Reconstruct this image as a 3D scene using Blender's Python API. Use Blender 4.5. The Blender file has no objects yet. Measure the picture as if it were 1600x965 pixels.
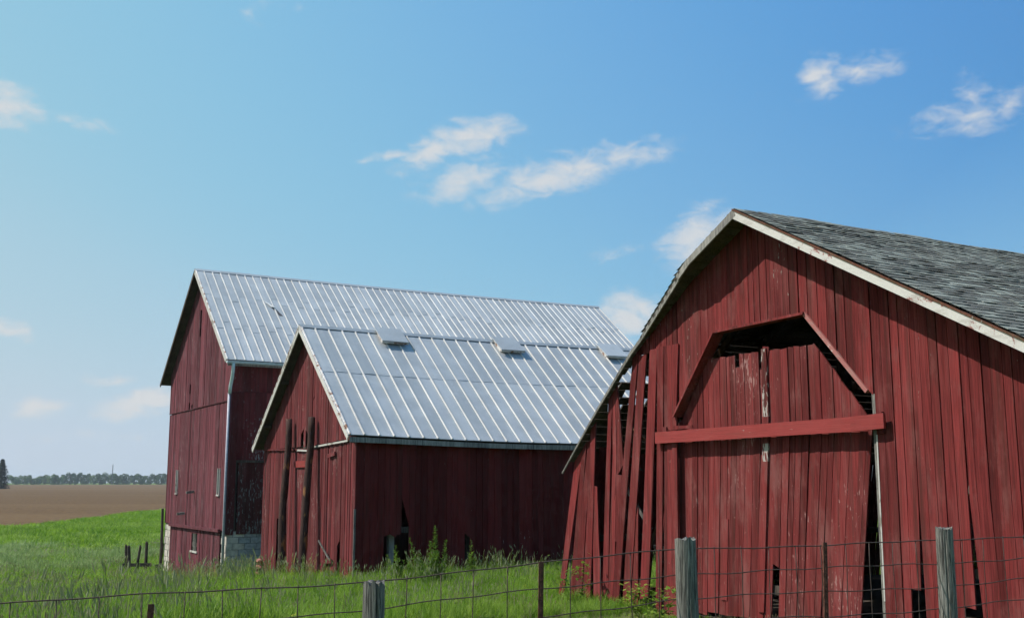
import bpy, bmesh, math, random
import numpy as np
random.seed(7)
RNG = np.random.default_rng(11)
scene = bpy.context.scene
COL = scene.collection
R = math.radians

# ------------------------------------------------------------------ camera, sky, sun, exposure
cam_d = bpy.data.cameras.new('camera')
cam = bpy.data.objects.new('camera', cam_d)
COL.objects.link(cam)
cam.location = (0, 0, 2.4)
cam.rotation_euler = (R(90) + math.atan(270 / 1700.0), 0, 0)
cam_d.sensor_width = 36.0
cam_d.lens = 1700 / 1600 * 36.0
cam_d.clip_start = 0.1
cam_d.clip_end = 8000
scene.camera = cam

YAW = R(29.5)                                   # the barns' long axis
LX = np.array([math.cos(YAW), math.sin(YAW), 0.0])
GX = np.array([-math.sin(YAW), math.cos(YAW), 0.0])
SUN = -LX + 0.5 * GX + np.array([0, 0, 1.4])
SUN = SUN / np.linalg.norm(SUN)
SUN_EL = math.asin(SUN[2])
SUN_AZ = math.atan2(SUN[0], SUN[1])

world = bpy.data.worlds.new('World')
scene.world = world
world.use_nodes = True
wn, wl = world.node_tree.nodes, world.node_tree.links
wn.clear()
world.cycles.sampling_method = 'MANUAL'
world.cycles.sample_map_resolution = 256


def wnode(t, **kw):
    n = wn.new(t)
    for k, v in kw.items():
        setattr(n, k, v)
    return n


def wmath(op, a, b=None, c=None, clamp=False):
    n = wn.new('ShaderNodeMath')
    n.operation = op
    n.use_clamp = clamp
    for i, v in enumerate((a, b, c)):
        if v is None:
            continue
        if isinstance(v, (int, float)):
            n.inputs[i].default_value = v
        else:
            wl.new(v, n.inputs[i])
    return n.outputs[0]


sky = wnode('ShaderNodeTexSky', sky_type='NISHITA', sun_disc=False)
sky.sun_elevation = SUN_EL
sky.sun_rotation = SUN_AZ
sky.altitude = 0
sky.air_density = 1.0
sky.dust_density = 0.35
sky.ozone_density = 3.2
# clouds: (azimuth, elevation, half width, half height, tilt, density) on the sky sphere
CLOUDS = [(-0.0366,0.3151,0.0397,0.0099,10,1.00),(-0.0730,0.3013,0.0365,0.0081,20,1.00),(-0.1152,0.2939,0.0272,0.0041,5,0.80),
(0.0425,0.2787,0.0728,0.0128,12,0.95),(0.1092,0.2947,0.0394,0.0093,8,0.80),(-0.0485,0.2758,0.0364,0.0128,20,0.80),
(0.2888,0.3525,0.0154,0.0133,0,0.90),(0.3272,0.3551,0.0281,0.0088,12,0.80),(0.4156,0.3070,0.0421,0.0118,5,0.70),
(0.4192,0.3224,0.0112,0.0085,20,0.60),(0.4467,0.3134,0.0100,0.0132,0,0.60),(-0.4526,0.3110,0.0221,0.0137,0,1.00),
(-0.3972,0.3040,0.0254,0.0048,-5,0.50),(0.1699,0.2193,0.0326,0.0162,30,1.05),(0.1096,0.1510,0.0296,0.0152,0,1.15),
(-0.3258,0.0683,0.0362,0.0083,10,1.15),(-0.4098,0.0597,0.0188,0.0070,5,1.05),(-0.4387,0.1270,0.0183,0.0064,-10,0.80),
(-0.3556,0.0874,0.0155,0.0044,0,0.60),(-0.3886,0.0387,0.0325,0.0043,5,0.40),(-0.3295,0.0369,0.0138,0.0039,0,0.40),
(0.0958,0.2080,0.0179,0.0047,10,0.40),(-0.2441,0.4131,0.0097,0.0066,0,0.35),(0.4075,0.3409,0.0102,0.0053,0,0.30),
(-0.2148,0.4226,0.0244,0.0056,0,0.35)]
tc = wnode('ShaderNodeTexCoord')
sep = wnode('ShaderNodeSeparateXYZ')
wl.new(tc.outputs['Generated'], sep.inputs[0])
az = wmath('ARCTAN2', sep.outputs[0], sep.outputs[1])
el = wmath('ARCSINE', sep.outputs[2])
cmb = wnode('ShaderNodeCombineXYZ')
wl.new(az, cmb.inputs[0]); wl.new(el, cmb.inputs[1])
stretch = wnode('ShaderNodeMapping')
stretch.inputs['Scale'].default_value = (1, 1.9, 1)
wl.new(cmb.outputs[0], stretch.inputs['Vector'])
n1 = wnode('ShaderNodeTexNoise'); n1.inputs['Scale'].default_value = 22; n1.inputs['Detail'].default_value = 3
wl.new(stretch.outputs[0], n1.inputs['Vector'])
n2 = wnode('ShaderNodeTexNoise'); n2.inputs['Scale'].default_value = 46; n2.inputs['Detail'].default_value = 7
n2.inputs['Roughness'].default_value = 0.56; n2.inputs['Distortion'].default_value = 0.5
wl.new(stretch.outputs[0], n2.inputs['Vector'])
warp = wnode('ShaderNodeVectorMath', operation='SUBTRACT'); warp.inputs[1].default_value = (0.5, 0.5, 0.5)
wl.new(n1.outputs['Color'], warp.inputs[0])
warp2 = wnode('ShaderNodeVectorMath', operation='MULTIPLY'); warp2.inputs[1].default_value = (0.045, 0.022, 0)
wl.new(warp.outputs[0], warp2.inputs[0])
wp = wnode('ShaderNodeVectorMath', operation='ADD')
wl.new(cmb.outputs[0], wp.inputs[0]); wl.new(warp2.outputs[0], wp.inputs[1])
acc = None
for (a0, e0, ra, re, rot, dn) in CLOUDS:
    m = wnode('ShaderNodeMapping', vector_type='TEXTURE')
    m.inputs['Location'].default_value = (a0, e0, 0)
    m.inputs['Rotation'].default_value = (0, 0, R(rot))
    m.inputs['Scale'].default_value = (ra * 1.65, re * 2.0, 1)
    wl.new(wp.outputs[0], m.inputs['Vector'])
    ln = wnode('ShaderNodeVectorMath', operation='LENGTH')
    wl.new(m.outputs[0], ln.inputs[0])
    v = wmath('SUBTRACT', 1.0, ln.outputs['Value'])
    v = wmath('MULTIPLY', v, dn)
    acc = v if acc is None else wmath('MAXIMUM', acc, v)
nz = wmath('MULTIPLY', wmath('SUBTRACT', n2.outputs['Fac'], 0.5), 1.25)
dens = wmath('ADD', acc, nz)
mr = wnode('ShaderNodeMapRange', interpolation_type='SMOOTHSTEP')
mr.inputs['From Min'].default_value = 0.06; mr.inputs['From Max'].default_value = 1.0
wl.new(dens, mr.inputs['Value'])
gate = wnode('ShaderNodeMapRange', interpolation_type='SMOOTHSTEP')
gate.inputs['From Min'].default_value = -0.12; gate.inputs['From Max'].default_value = 0.25
wl.new(acc, gate.inputs['Value'])
cd = wmath('MULTIPLY', mr.outputs[0], gate.outputs[0])
cd = wmath('MULTIPLY', cd, 0.9)
# clear summer air: blue held back towards the horizon and the sun's side
SKY_K = 0.1716
up_ = wnode('ShaderNodeVectorMath', operation='SCALE'); up_.inputs['Scale'].default_value = SKY_K
sdot = wnode('ShaderNodeVectorMath', operation='DOT_PRODUCT')      # aerosol glow: brighter on the sun's side
wl.new(tc.outputs['Generated'], sdot.inputs[0]); sdot.inputs[1].default_value = tuple(SUN)
glow = wmath('ADD', wmath('MAXIMUM', sdot.outputs['Value'], -0.05), 0.62)
gsc = wnode('ShaderNodeVectorMath', operation='SCALE')
wl.new(sky.outputs[0], gsc.inputs[0]); wl.new(glow, gsc.inputs['Scale'])
wl.new(gsc.outputs[0], up_.inputs[0])
crv = wnode('ShaderNodeRGBCurve')
crv.mapping.extend = 'HORIZONTAL'
for ci, pts_ in enumerate(([(0, 0), (.14, .11), (.19, .175), (.26, .25), (.33, .31), (.45, .41), (1, .56)],
                           [(0, 0), (.24, .32), (.29, .385), (.34, .44), (.44, .525), (.54, .57), (.72, .615), (1, .64)],
                           [(0, 0), (.43, .66), (.5, .70), (.6, .73), (1, .735)])):
    c_ = crv.mapping.curves[ci]
    c_.points[0].location = pts_[0]; c_.points[1].location = pts_[-1]
    for q in pts_[1:-1]: c_.points.new(*q)
crv.mapping.update()
wl.new(up_.outputs[0], crv.inputs['Color'])
dn_ = wnode('ShaderNodeVectorMath', operation='SCALE'); dn_.inputs['Scale'].default_value = 1 / SKY_K
wl.new(crv.outputs[0], dn_.inputs[0])
mix = wnode('ShaderNodeMix', data_type='RGBA')
wl.new(cd, mix.inputs[0])
wl.new(dn_.outputs[0], mix.inputs[6])
mix.inputs[7].default_value = (4.0, 4.1, 4.2, 1)
bg = wnode('ShaderNodeBackground')
wl.new(mix.outputs[2], bg.inputs['Color'])
bg.inputs['Strength'].default_value = 0.144
wout = wnode('ShaderNodeOutputWorld')
wl.new(bg.outputs[0], wout.inputs['Surface'])

sun_d = bpy.data.lights.new('sun', 'SUN')
sun_d.energy = 5.0
sun_d.angle = R(0.53)
sun_d.color = (1.0, 0.955, 0.88)
sun_o = bpy.data.objects.new('sun', sun_d)
COL.objects.link(sun_o)
from mathutils import Vector, Matrix, noise as mnoise
sun_o.rotation_euler = Vector(tuple(SUN)).to_track_quat('Z', 'Y').to_euler()
sun_o.location = (-30, 0, 40)

scene.view_settings.view_transform = 'Standard'
scene.view_settings.look = 'None'
scene.view_settings.exposure = 0.25
scene.view_settings.gamma = 1.0
scene.view_settings.use_curve_mapping = False
scene.render.engine = 'CYCLES'
scene.cycles.max_bounces = 4
scene.cycles.diffuse_bounces = 2
scene.cycles.glossy_bounces = 2
scene.cycles.transmission_bounces = 3
scene.cycles.transparent_max_bounces = 8
scene.cycles.use_denoising = True
scene.cycles.use_adaptive_sampling = True
scene.cycles.adaptive_threshold = 0.02
scene.cycles.adaptive_min_samples = 10


# ------------------------------------------------------------------ helpers
def tag(o, label=None, cat=None, group=None, kind=None):
    if label: o['label'] = label
    if cat: o['category'] = cat
    if group: o['group'] = group
    if kind: o['kind'] = kind
    return o


def link(name, me, parent=None):
    o = bpy.data.objects.new(name, me)
    COL.objects.link(o)
    if parent is not None:
        o.parent = parent
    return o


def mesh(name, verts, faces, mat, parent=None, smooth=False, fix=False):
    me = bpy.data.meshes.new(name)
    me.from_pydata([tuple(v) for v in verts], [], faces)
    if fix:
        bm = bmesh.new(); bm.from_mesh(me)
        bmesh.ops.recalc_face_normals(bm, faces=bm.faces)
        bm.to_mesh(me); bm.free()
    if mat is not None:
        me.materials.append(mat)
    if smooth:
        me.polygons.foreach_set('use_smooth', [True] * len(me.polygons))
    return link(name, me, parent)


def empty(name, loc=(0, 0, 0), rz=0.0):
    o = bpy.data.objects.new(name, None)
    COL.objects.link(o)
    o.location = loc
    o.rotation_euler = (0, 0, rz)
    return o


class MB:
    """collects shapes into one mesh"""
    def __init__(s):
        s.v = []; s.f = []

    def hexa(s, p):
        b = len(s.v); s.v += [tuple(q) for q in p]
        s.f += [(b, b+3, b+2, b+1), (b+4, b+5, b+6, b+7), (b, b+1, b+5, b+4), (b+1, b+2, b+6, b+5), (b+2, b+3, b+7, b+6), (b+3, b, b+4, b+7)]

    def box(s, x0, x1, y0, y1, z0, z1):
        s.hexa([(x0, y0, z0), (x1, y0, z0), (x1, y1, z0), (x0, y1, z0), (x0, y0, z1), (x1, y0, z1), (x1, y1, z1), (x0, y1, z1)])

    def bar(s, a, b, w, h, up=(0, 0, 1)):
        a = Vector(a); b = Vector(b); d = (b - a).normalized()
        u = Vector(up)
        x = d.cross(u)
        if x.length < 1e-4: x = d.cross(Vector((1, 0, 0)))
        x.normalize(); y = x.cross(d).normalized()
        x *= w / 2; y *= h / 2
        s.hexa([a - x - y, a + x - y, a + x + y, a - x + y, b - x - y, b + x - y, b + x + y, b - x + y])

    def tube(s, pts, radii, n=8, cap=True):
        pts = [Vector(p) for p in pts]
        rings = []
        for i, p in enumerate(pts):
            d = (pts[min(i+1, len(pts)-1)] - pts[max(i-1, 0)]).normalized()
            x = d.cross(Vector((0.13, 0.31, 0.94)))
            if x.length < 1e-3: x = d.cross(Vector((1, 0, 0)))
            x.normalize(); y = d.cross(x)
            r = radii[i] if hasattr(radii, '__len__') else radii
            b = len(s.v)
            for k in range(n):
                a = 2 * math.pi * k / n
                s.v.append(tuple(p + x * (r * math.cos(a)) + y * (r * math.sin(a))))
            rings.append(b)
        for i in range(len(rings) - 1):
            a, b = rings[i], rings[i+1]
            for k in range(n):
                k2 = (k + 1) % n
                s.f.append((a + k, a + k2, b + k2, b + k))
        if cap:
            s.f.append(tuple(rings[0] + k for k in range(n))[::-1])
            s.f.append(tuple(rings[-1] + k for k in range(n)))

    def prism(s, poly, off0, off1, fn):
        """poly: list of 2D points; fn(p, off) -> 3D"""
        n = len(poly); b = len(s.v)
        s.v += [tuple(fn(p, off0)) for p in poly] + [tuple(fn(p, off1)) for p in poly]
        s.f.append(tuple(range(b, b + n)))
        s.f.append(tuple(range(b + n, b + 2 * n))[::-1])
        for i in range(n):
            j = (i + 1) % n
            s.f.append((b + j, b + i, b + n + i, b + n + j))

    def build(s, name, mat, parent=None, smooth=False, fix=True):
        return mesh(name, s.v, s.f, mat, parent, smooth, fix)


# ------------------------------------------------------------------ materials
class NT:
    def __init__(s, name):
        s.m = bpy.data.materials.new(name)
        s.m.use_nodes = True
        s.n = s.m.node_tree.nodes; s.l = s.m.node_tree.links
        s.bsdf = s.n['Principled BSDF']
        s.out = s.n['Material Output']

    def node(s, t, **kw):
        n = s.n.new(t)
        for k, v in kw.items(): setattr(n, k, v)
        return n

    def put(s, v, sock):
        if isinstance(v, (int, float)): sock.default_value = v
        elif isinstance(v, tuple): sock.default_value = v if len(v) == 4 or sock.type == 'VECTOR' else (*v, 1)
        else: s.l.new(v, sock)

    def math(s, op, a, b=0.0, clamp=False):
        n = s.node('ShaderNodeMath', operation=op); n.use_clamp = clamp
        s.put(a, n.inputs[0]); s.put(b, n.inputs[1])
        return n.outputs[0]

    def coord(s, which='Object', scale=(1, 1, 1), loc=(0, 0, 0)):
        t = s.node('ShaderNodeTexCoord'); m = s.node('ShaderNodeMapping')
        m.inputs['Scale'].default_value = scale; m.inputs['Location'].default_value = loc
        s.l.new(t.outputs[which], m.inputs['Vector'])
        return m.outputs[0]

    def noise(s, vec, scale=5, detail=4, rough=0.55, dist=0.0):
        n = s.node('ShaderNodeTexNoise')
        n.inputs['Scale'].default_value = scale; n.inputs['Detail'].default_value = detail
        n.inputs['Roughness'].default_value = rough; n.inputs['Distortion'].default_value = dist
        s.l.new(vec, n.inputs['Vector'])
        return n.outputs['Fac']

    def ramp(s, fac, a, b, smooth=True):
        n = s.node('ShaderNodeMapRange', interpolation_type='SMOOTHSTEP' if smooth else 'LINEAR')
        s.put(fac, n.inputs['Value'])
        n.inputs['From Min'].default_value = a; n.inputs['From Max'].default_value = b
        return n.outputs[0]

    def mix(s, fac, a, b, blend='MIX'):
        n = s.node('ShaderNodeMix', data_type='RGBA', blend_type=blend)
        s.put(fac, n.inputs[0]); s.put(a, n.inputs[6]); s.put(b, n.inputs[7])
        return n.outputs[2]

    def rnd(s):
        return s.node('ShaderNodeObjectInfo').outputs['Random']

    def bump(s, h, strength=0.3, dist=0.01):
        n = s.node('ShaderNodeBump')
        n.inputs['Strength'].default_value = strength; n.inputs['Distance'].default_value = dist
        s.l.new(h, n.inputs['Height'])
        s.l.new(n.outputs[0], s.bsdf.inputs['Normal'])

    def finish(s, col, rough=0.8, metal=0.0, spec=0.3):
        s.put(col, s.bsdf.inputs['Base Color'])
        s.put(rough, s.bsdf.inputs['Roughness'])
        s.put(metal, s.bsdf.inputs['Metallic'])
        s.bsdf.inputs['Specular IOR Level'].default_value = spec
        return s.m


def red_paint(name, dark, mid, faded, wood=(0.27, 0.235, 0.21), peel=0.0, fade=0.5, seed=0.0, axis=2):
    t = NT(name)
    r = t.rnd()
    off = t.node('ShaderNodeCombineXYZ')
    for i in range(3): t.l.new(t.math('MULTIPLY', r, 37.0 + 11 * i), off.inputs[i])
    def shifted(scale):
        if axis == 1: scale = (scale[0], scale[2], scale[1])
        v = t.coord('Object', scale, (seed, seed * 2, seed * 3))
        a = t.node('ShaderNodeVectorMath', operation='ADD')
        t.l.new(v, a.inputs[0]); t.l.new(off.outputs[0], a.inputs[1])
        return a.outputs[0]
    grain = t.noise(shifted((55, 55, 1.6)), 1.0, 6, 0.6, 0.4)
    streak = t.noise(shifted((16, 16, 0.55)), 1.0, 4, 0.6)
    blotch = t.noise(t.coord('Object', (0.9, 0.9, 0.55), (seed, 0, 0)), 1.0, 5, 0.6)
    flake = t.noise(shifted((26, 26, 6.5)), 1.0, 7, 0.65, 0.3)
    c = t.mix(t.ramp(grain, 0.32, 0.68), dark, mid)
    tone = t.math('ADD', t.math('MULTIPLY', r, 0.80), 0.60)
    tn = t.node('ShaderNodeCombineColor')
    for i in range(3): t.l.new(tone, tn.inputs[i])
    c = t.mix(1.0, c, tn.outputs[0], 'MULTIPLY')
    f = t.math('MULTIPLY', t.ramp(t.math('ADD', t.math('MULTIPLY', streak, 0.6), t.math('MULTIPLY', blotch, 0.5)), 0.5, 0.78), fade)
    c = t.mix(f, c, faded)
    worn = t.noise(shifted((7, 7, 0.35)), 1.0, 5, 0.6)
    c = t.mix(t.math('MULTIPLY', t.ramp(worn, .48, .70), .75), c, (dark[0] * .75, dark[1] * 1.6, dark[2] * 1.35))
    spl = t.noise(t.coord('Object', (2.6, 2.6, 1.0), (seed + 3, 1, 5)), 1.0, 6, 0.7)
    c = t.mix(t.math('MULTIPLY', t.ramp(spl, .50, .68), .75 * fade), c, (faded[0] * .85, faded[1] * 1.15, faded[2] * 1.1))
    # knots
    kv = t.node('ShaderNodeTexVoronoi'); kv.inputs['Scale'].default_value = 1.0
    t.l.new(shifted((9, 9, 1.1)), kv.inputs['Vector'])
    knot = t.ramp(kv.outputs['Distance'], 0.10, 0.02)
    c = t.mix(t.math('MULTIPLY', knot, 0.65), c, (dark[0] * .45, dark[1] * .6, dark[2] * .6))
    lo = 0.70 - 0.22 * peel
    pm = t.ramp(t.math('ADD', t.math('MULTIPLY', flake, 0.65), t.math('MULTIPLY', blotch, 0.42)), lo, lo + 0.035)
    c = t.mix(pm, c, wood)
    t.bump(t.math('ADD', grain, t.math('MULTIPLY', pm, -0.5)), 0.5, 0.006)
    return t.finish(c, 0.82, 0, 0.10)


def grey_wood(name, a=(0.10, 0.095, 0.09), b=(0.34, 0.32, 0.29), lichen=None, fine=42, crack=0.0):
    t = NT(name)
    g = t.noise(t.coord('Object', (fine, fine, fine * .05)), 1.0, 7, 0.65, 0.6)
    bl = t.noise(t.coord('Object', (3, 3, 1)), 1.0, 4)
    c = t.mix(t.ramp(t.math('ADD', t.math('MULTIPLY', g, .7), t.math('MULTIPLY', bl, .3)), 0.36, 0.66), a, b)
    if crack > 0:
        ck = t.noise(t.coord('Object', (fine * .7, fine * .7, 1.1), (2, 7, 1)), 1.0, 3, 0.5, 0.3)
        c = t.mix(t.math('MULTIPLY', t.ramp(t.math('ABSOLUTE', t.math('SUBTRACT', ck, 0.5)), 0.035, 0.005), crack), c, (0.018, 0.016, 0.015))
    if lichen:
        l = t.noise(t.coord('Object', (4, 4, 1.6), (3, 1, 2)), 1.0, 5)
        c = t.mix(t.ramp(l, 0.58, 0.66), c, lichen)
    t.bump(g, 0.8, 0.008)
    return t.finish(c, 0.85, 0, 0.2)


def white_trim(name, white=(0.66, 0.64, 0.60), under=(0.24, 0.07, 0.06), amount=0.5, along=(6, 6, 6)):
    t = NT(name)
    g = t.noise(t.coord('Object', along), 1.0, 8, 0.68, 0.4)
    d = t.noise(t.coord('Object', (1.1, 1.1, 1.1), (4, 2, 9)), 1.0, 3)
    k = t.ramp(t.math('ADD', t.math('MULTIPLY', g, .6), t.math('MULTIPLY', d, .5)), 0.66 - .12 * amount, 0.70 - .12 * amount)
    c = t.mix(k, white, under)
    gr = t.noise(t.coord('Object', (30, 30, 30)), 1.0, 4)
    st = t.noise(t.coord('Object', (9, 2.2, 9), (1, 8, 3)), 1.0, 6, 0.7)
    c = t.mix(t.math('ADD', t.math('MULTIPLY', gr, .3), t.math('MULTIPLY', t.ramp(st, .5, .7), .45)), c, (0.25, 0.22, 0.20))
    t.bump(g, 0.4, 0.004)
    return t.finish(c, 0.75, 0, 0.3)


def galvanised(name, a, b, metal=0.22, rough=0.46, rust=0.0):
    t = NT(name)
    r = t.rnd()
    n = t.noise(t.coord('Object', (1.6, 1.6, 1.6)), 1.0, 5)
    sp = t.noise(t.coord('Object', (14, 14, 14)), 1.0, 3)
    c = t.mix(t.ramp(t.math('ADD', t.math('MULTIPLY', n, 0.7), t.math('MULTIPLY', r, 0.32)), 0.3, 0.75), a, b)
    c = t.mix(t.math('MULTIPLY', t.ramp(sp, .55, .75), .18), c, (0.75, 0.76, 0.78))
    sk = t.noise(t.coord('Object', (7, .35, .35), (2, 9, 4)), 1.0, 5, 0.65)
    c = t.mix(t.math('MULTIPLY', t.ramp(sk, .5, .78), .30), c, (0.30, 0.285, 0.265))
    if rust > 0:
        rr = t.noise(t.coord('Object', (5, 5, 5), (5, 5, 1)), 1.0, 7, 0.7)
        c = t.mix(t.ramp(rr, 0.68 - rust * .3, 0.76 - rust * .3), c, (0.23, 0.12, 0.075))
    t.bump(n, 0.12, 0.03)
    return t.finish(c, t.math('ADD', t.math('MULTIPLY', sp, .18), rough - .08), metal, 0.5)


def plain(name, col, rough=0.8, metal=0.0, vary=0.35, scale=8):
    t = NT(name)
    n = t.noise(t.coord('Object', (scale,) * 3), 1.0, 6, 0.65)
    c = t.mix(t.ramp(n, 0.3, 0.7), tuple(x * (1 - vary) for x in col), tuple(min(1, x * (1 + vary)) for x in col))
    t.bump(n, 0.4, 0.01)
    return t.finish(c, rough, metal, 0.3)


def leaf_mat(name, a, b, trans=0.35, rough=0.55):
    t = NT(name)
    r = t.rnd()
    n = t.noise(t.coord('Object', (3, 3, 3)), 1.0, 3)
    c = t.mix(t.ramp(t.math('ADD', t.math('MULTIPLY', n, .6), t.math('MULTIPLY', r, .5)), .25, .85), a, b)
    t.put(c, t.bsdf.inputs['Base Color']); t.bsdf.inputs['Roughness'].default_value = rough
    t.bsdf.inputs['Specular IOR Level'].default_value = 0.25
    tr = t.node('ShaderNodeBsdfTranslucent'); t.l.new(c, tr.inputs['Color'])
    mx = t.node('ShaderNodeMixShader'); mx.inputs[0].default_value = trans
    t.l.new(t.bsdf.outputs[0], mx.inputs[1]); t.l.new(tr.outputs[0], mx.inputs[2])
    t.l.new(mx.outputs[0], t.out.inputs['Surface'])
    return t.m


M = {}
M['red_c'] = red_paint('red_paint_near', (0.082, 0.0125, 0.0125), (0.165, 0.026, 0.0255), (0.225, 0.062, 0.060), peel=0.16, fade=0.62)
M['red_leaf'] = red_paint('red_paint_door', (0.088, 0.014, 0.014), (0.155, 0.026, 0.025), (0.215, 0.062, 0.060), wood=(0.29, 0.155, 0.145), peel=0.32, fade=0.85, seed=3)
M['red_bar'] = red_paint('red_paint_bar', (0.20, 0.033, 0.031), (0.245, 0.044, 0.042), (0.26, 0.06, 0.056), peel=0.1, fade=0.2, seed=5, axis=1)
M['red_b'] = red_paint('red_paint_mid', (0.072, 0.0135, 0.015), (0.145, 0.030, 0.032), (0.19, 0.066, 0.068), peel=0.25, fade=0.45, seed=7)
M['red_b_shaded'] = red_paint('red_paint_mid_shaded', (0.075, 0.011, 0.0105), (0.12, 0.018, 0.0165), (0.12, 0.026, 0.025), peel=0.12, fade=0.2, seed=9)  # darker copy of the mid barn red, wall shade put into the colour
M['red_a'] = red_paint('red_paint_tall', (0.074, 0.019, 0.0245), (0.150, 0.042, 0.053), (0.195, 0.083, 0.098), peel=0.2, fade=0.5, seed=13)
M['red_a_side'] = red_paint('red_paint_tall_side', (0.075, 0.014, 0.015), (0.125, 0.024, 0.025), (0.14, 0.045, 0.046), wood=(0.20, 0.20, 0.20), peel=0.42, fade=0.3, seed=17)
M['red_worn'] = red_paint('red_paint_worn', (0.08, 0.015, 0.015), (0.15, 0.03, 0.028), (0.24, 0.12, 0.11), wood=(0.40, 0.37, 0.34), peel=0.72, fade=0.6, seed=21)
M['wood'] = grey_wood('weathered_wood')
M['wood_dark'] = grey_wood('old_dark_timber', (0.036, 0.028, 0.024), (0.11, 0.085, 0.068))
M['wood_brown'] = grey_wood('broken_brown_timber', (0.055, 0.030, 0.018), (0.17, 0.09, 0.045))
M['wood_pole'] = grey_wood('bark_pole', (0.024, 0.014, 0.013), (0.075, 0.038, 0.032), lichen=(0.22, 0.105, 0.045))
M['wood_post'] = grey_wood('silver_post_wood', (0.075, 0.070, 0.064), (0.30, 0.285, 0.255), fine=95, crack=0.9)
M['trim_white'] = white_trim('peeling_white_trim', (0.56, 0.54, 0.51), amount=0.12)
M['trim_grey'] = white_trim('greyed_white_trim', (0.46, 0.45, 0.42), (0.2, 0.17, 0.14), 0.5)
M['trim_red'] = white_trim('red_trim_worn_to_white', (0.33, 0.10, 0.09), (0.62, 0.58, 0.54), 0.1)
M['tin_a'] = galvanised('galvanised_sheet_tall', (0.33, 0.345, 0.355), (0.45, 0.465, 0.475))
M['tin_b'] = galvanised('galvanised_sheet_mid', (0.315, 0.335, 0.345), (0.42, 0.44, 0.45))
M['seam'] = galvanised('seam_metal', (0.46, 0.445, 0.425), (0.58, 0.56, 0.535), 0.1, 0.62)
M['seam_rust'] = galvanised('rusty_trim_metal', (0.52, 0.50, 0.48), (0.66, 0.63, 0.6), 0.2, 0.6, rust=0.55)
M['tear_shade'] = plain('painted_hole_shade', (0.05, 0.05, 0.055))  # dark colour painted for the unlit inside of the tear
M['gutter'] = plain('gutter_enamel', (0.42, 0.53, 0.54), 0.45, 0.0, 0.15)
M['pipe'] = plain('downpipe_enamel', (0.36, 0.37, 0.43), 0.45, 0.0, 0.15)
M['block'] = plain('concrete_block', (0.27, 0.28, 0.29), 0.9, 0, 0.3, 6)
M['mortar'] = plain('mortar', (0.20, 0.20, 0.20), 0.95)
M['whitewash'] = plain('whitewashed_stone', (0.44, 0.40, 0.35), 0.9, 0, 0.25, 5)
M['stone_red'] = plain('red_splashed_stone', (0.32, 0.13, 0.11), 0.9, 0, 0.4, 9)
M['stone'] = plain('field_stone', (0.36, 0.34, 0.31), 0.9, 0, 0.3, 7)
M['rust'] = plain('rusted_steel', (0.11, 0.042, 0.03), 0.8, 0.2, 0.5, 30)
M['wire'] = plain('rusted_wire', (0.075, 0.05, 0.042), 0.7, 0.3, 0.3, 60)
M['dark'] = plain('dark_glass', (0.02, 0.02, 0.022), 0.25)
M['rag'] = plain('pale_tarp', (0.5, 0.52, 0.55), 0.7)

# asphalt shingles
t = NT('aged_shingle')
at = t.node('ShaderNodeAttribute'); at.attribute_name = 'rnd'
n = t.noise(t.coord('Object', (3, 3, 3)), 1.0, 5)
g = t.noise(t.coord('Object', (60, 60, 60)), 1.0, 3)
k = t.math('ADD', t.math('MULTIPLY', at.outputs['Fac'], .55), t.math('MULTIPLY', n, .5))
c = t.mix(t.ramp(k, .25, .8), (0.098, 0.098, 0.086), (0.250, 0.268, 0.232))
c = t.mix(t.math('MULTIPLY', t.ramp(g, .4, .7), .4), c, (0.12, 0.115, 0.11))
t.bump(g, 0.7, 0.006)
M['shingle'] = t.finish(c, 0.92, 0, 0.2)

M['grass'] = leaf_mat('meadow_blade', (0.110, 0.215, 0.020), (0.320, 0.450, 0.070), 0.5)
M['grass_lush'] = leaf_mat('lush_blade', (0.100, 0.215, 0.013), (0.220, 0.360, 0.030), 0.5)
M['grass_pale'] = leaf_mat('pale_blade', (0.19, 0.29, 0.085), (0.34, 0.43, 0.17), 0.4)
M['seed'] = leaf_mat('seed_head', (0.20, 0.24, 0.10), (0.34, 0.35, 0.19), 0.35)
M['straw'] = leaf_mat('dry_straw', (0.24, 0.19, 0.11), (0.36, 0.30, 0.19), 0.2)
M['weed'] = leaf_mat('weed_leaf', (0.10, 0.19, 0.020), (0.27, 0.38, 0.055), 0.5)
M['flower'] = leaf_mat('yellow_petal', (0.6, 0.5, 0.03), (0.7, 0.58, 0.05), 0.2)
M['spruce'] = leaf_mat('spruce_needle', (0.012, 0.026, 0.020), (0.03, 0.055, 0.04), 0.1)
M['tree_a'] = leaf_mat('far_leaf_dark', (0.028, 0.070, 0.030), (0.07, 0.125, 0.05), 0.2)
M['tree_b'] = leaf_mat('far_leaf_light', (0.06, 0.115, 0.04), (0.12, 0.19, 0.07), 0.2)
M['bark'] = plain('bark', (0.10, 0.08, 0.065), 0.9)
M['mast'] = plain('mast_steel', (0.16, 0.16, 0.17), 0.6, 0.5, 0.1)

t = NT('turf_soil')
v = t.coord('Object', (1, 1, 1))
n1_ = t.noise(v, 0.35, 6); n2_ = t.noise(v, 6.0, 6); n3_ = t.noise(v, 0.05, 3)
c = t.mix(t.ramp(n2_, .35, .7), (0.06, 0.105, 0.014), (0.14, 0.205, 0.028))
c = t.mix(t.math('MULTIPLY', t.ramp(n1_, .5, .72), .5), c, (0.10, 0.15, 0.05))
t.bump(n2_, 1.0, 0.12)
M['turf'] = t.finish(c, 0.95, 0, 0.1)

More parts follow.
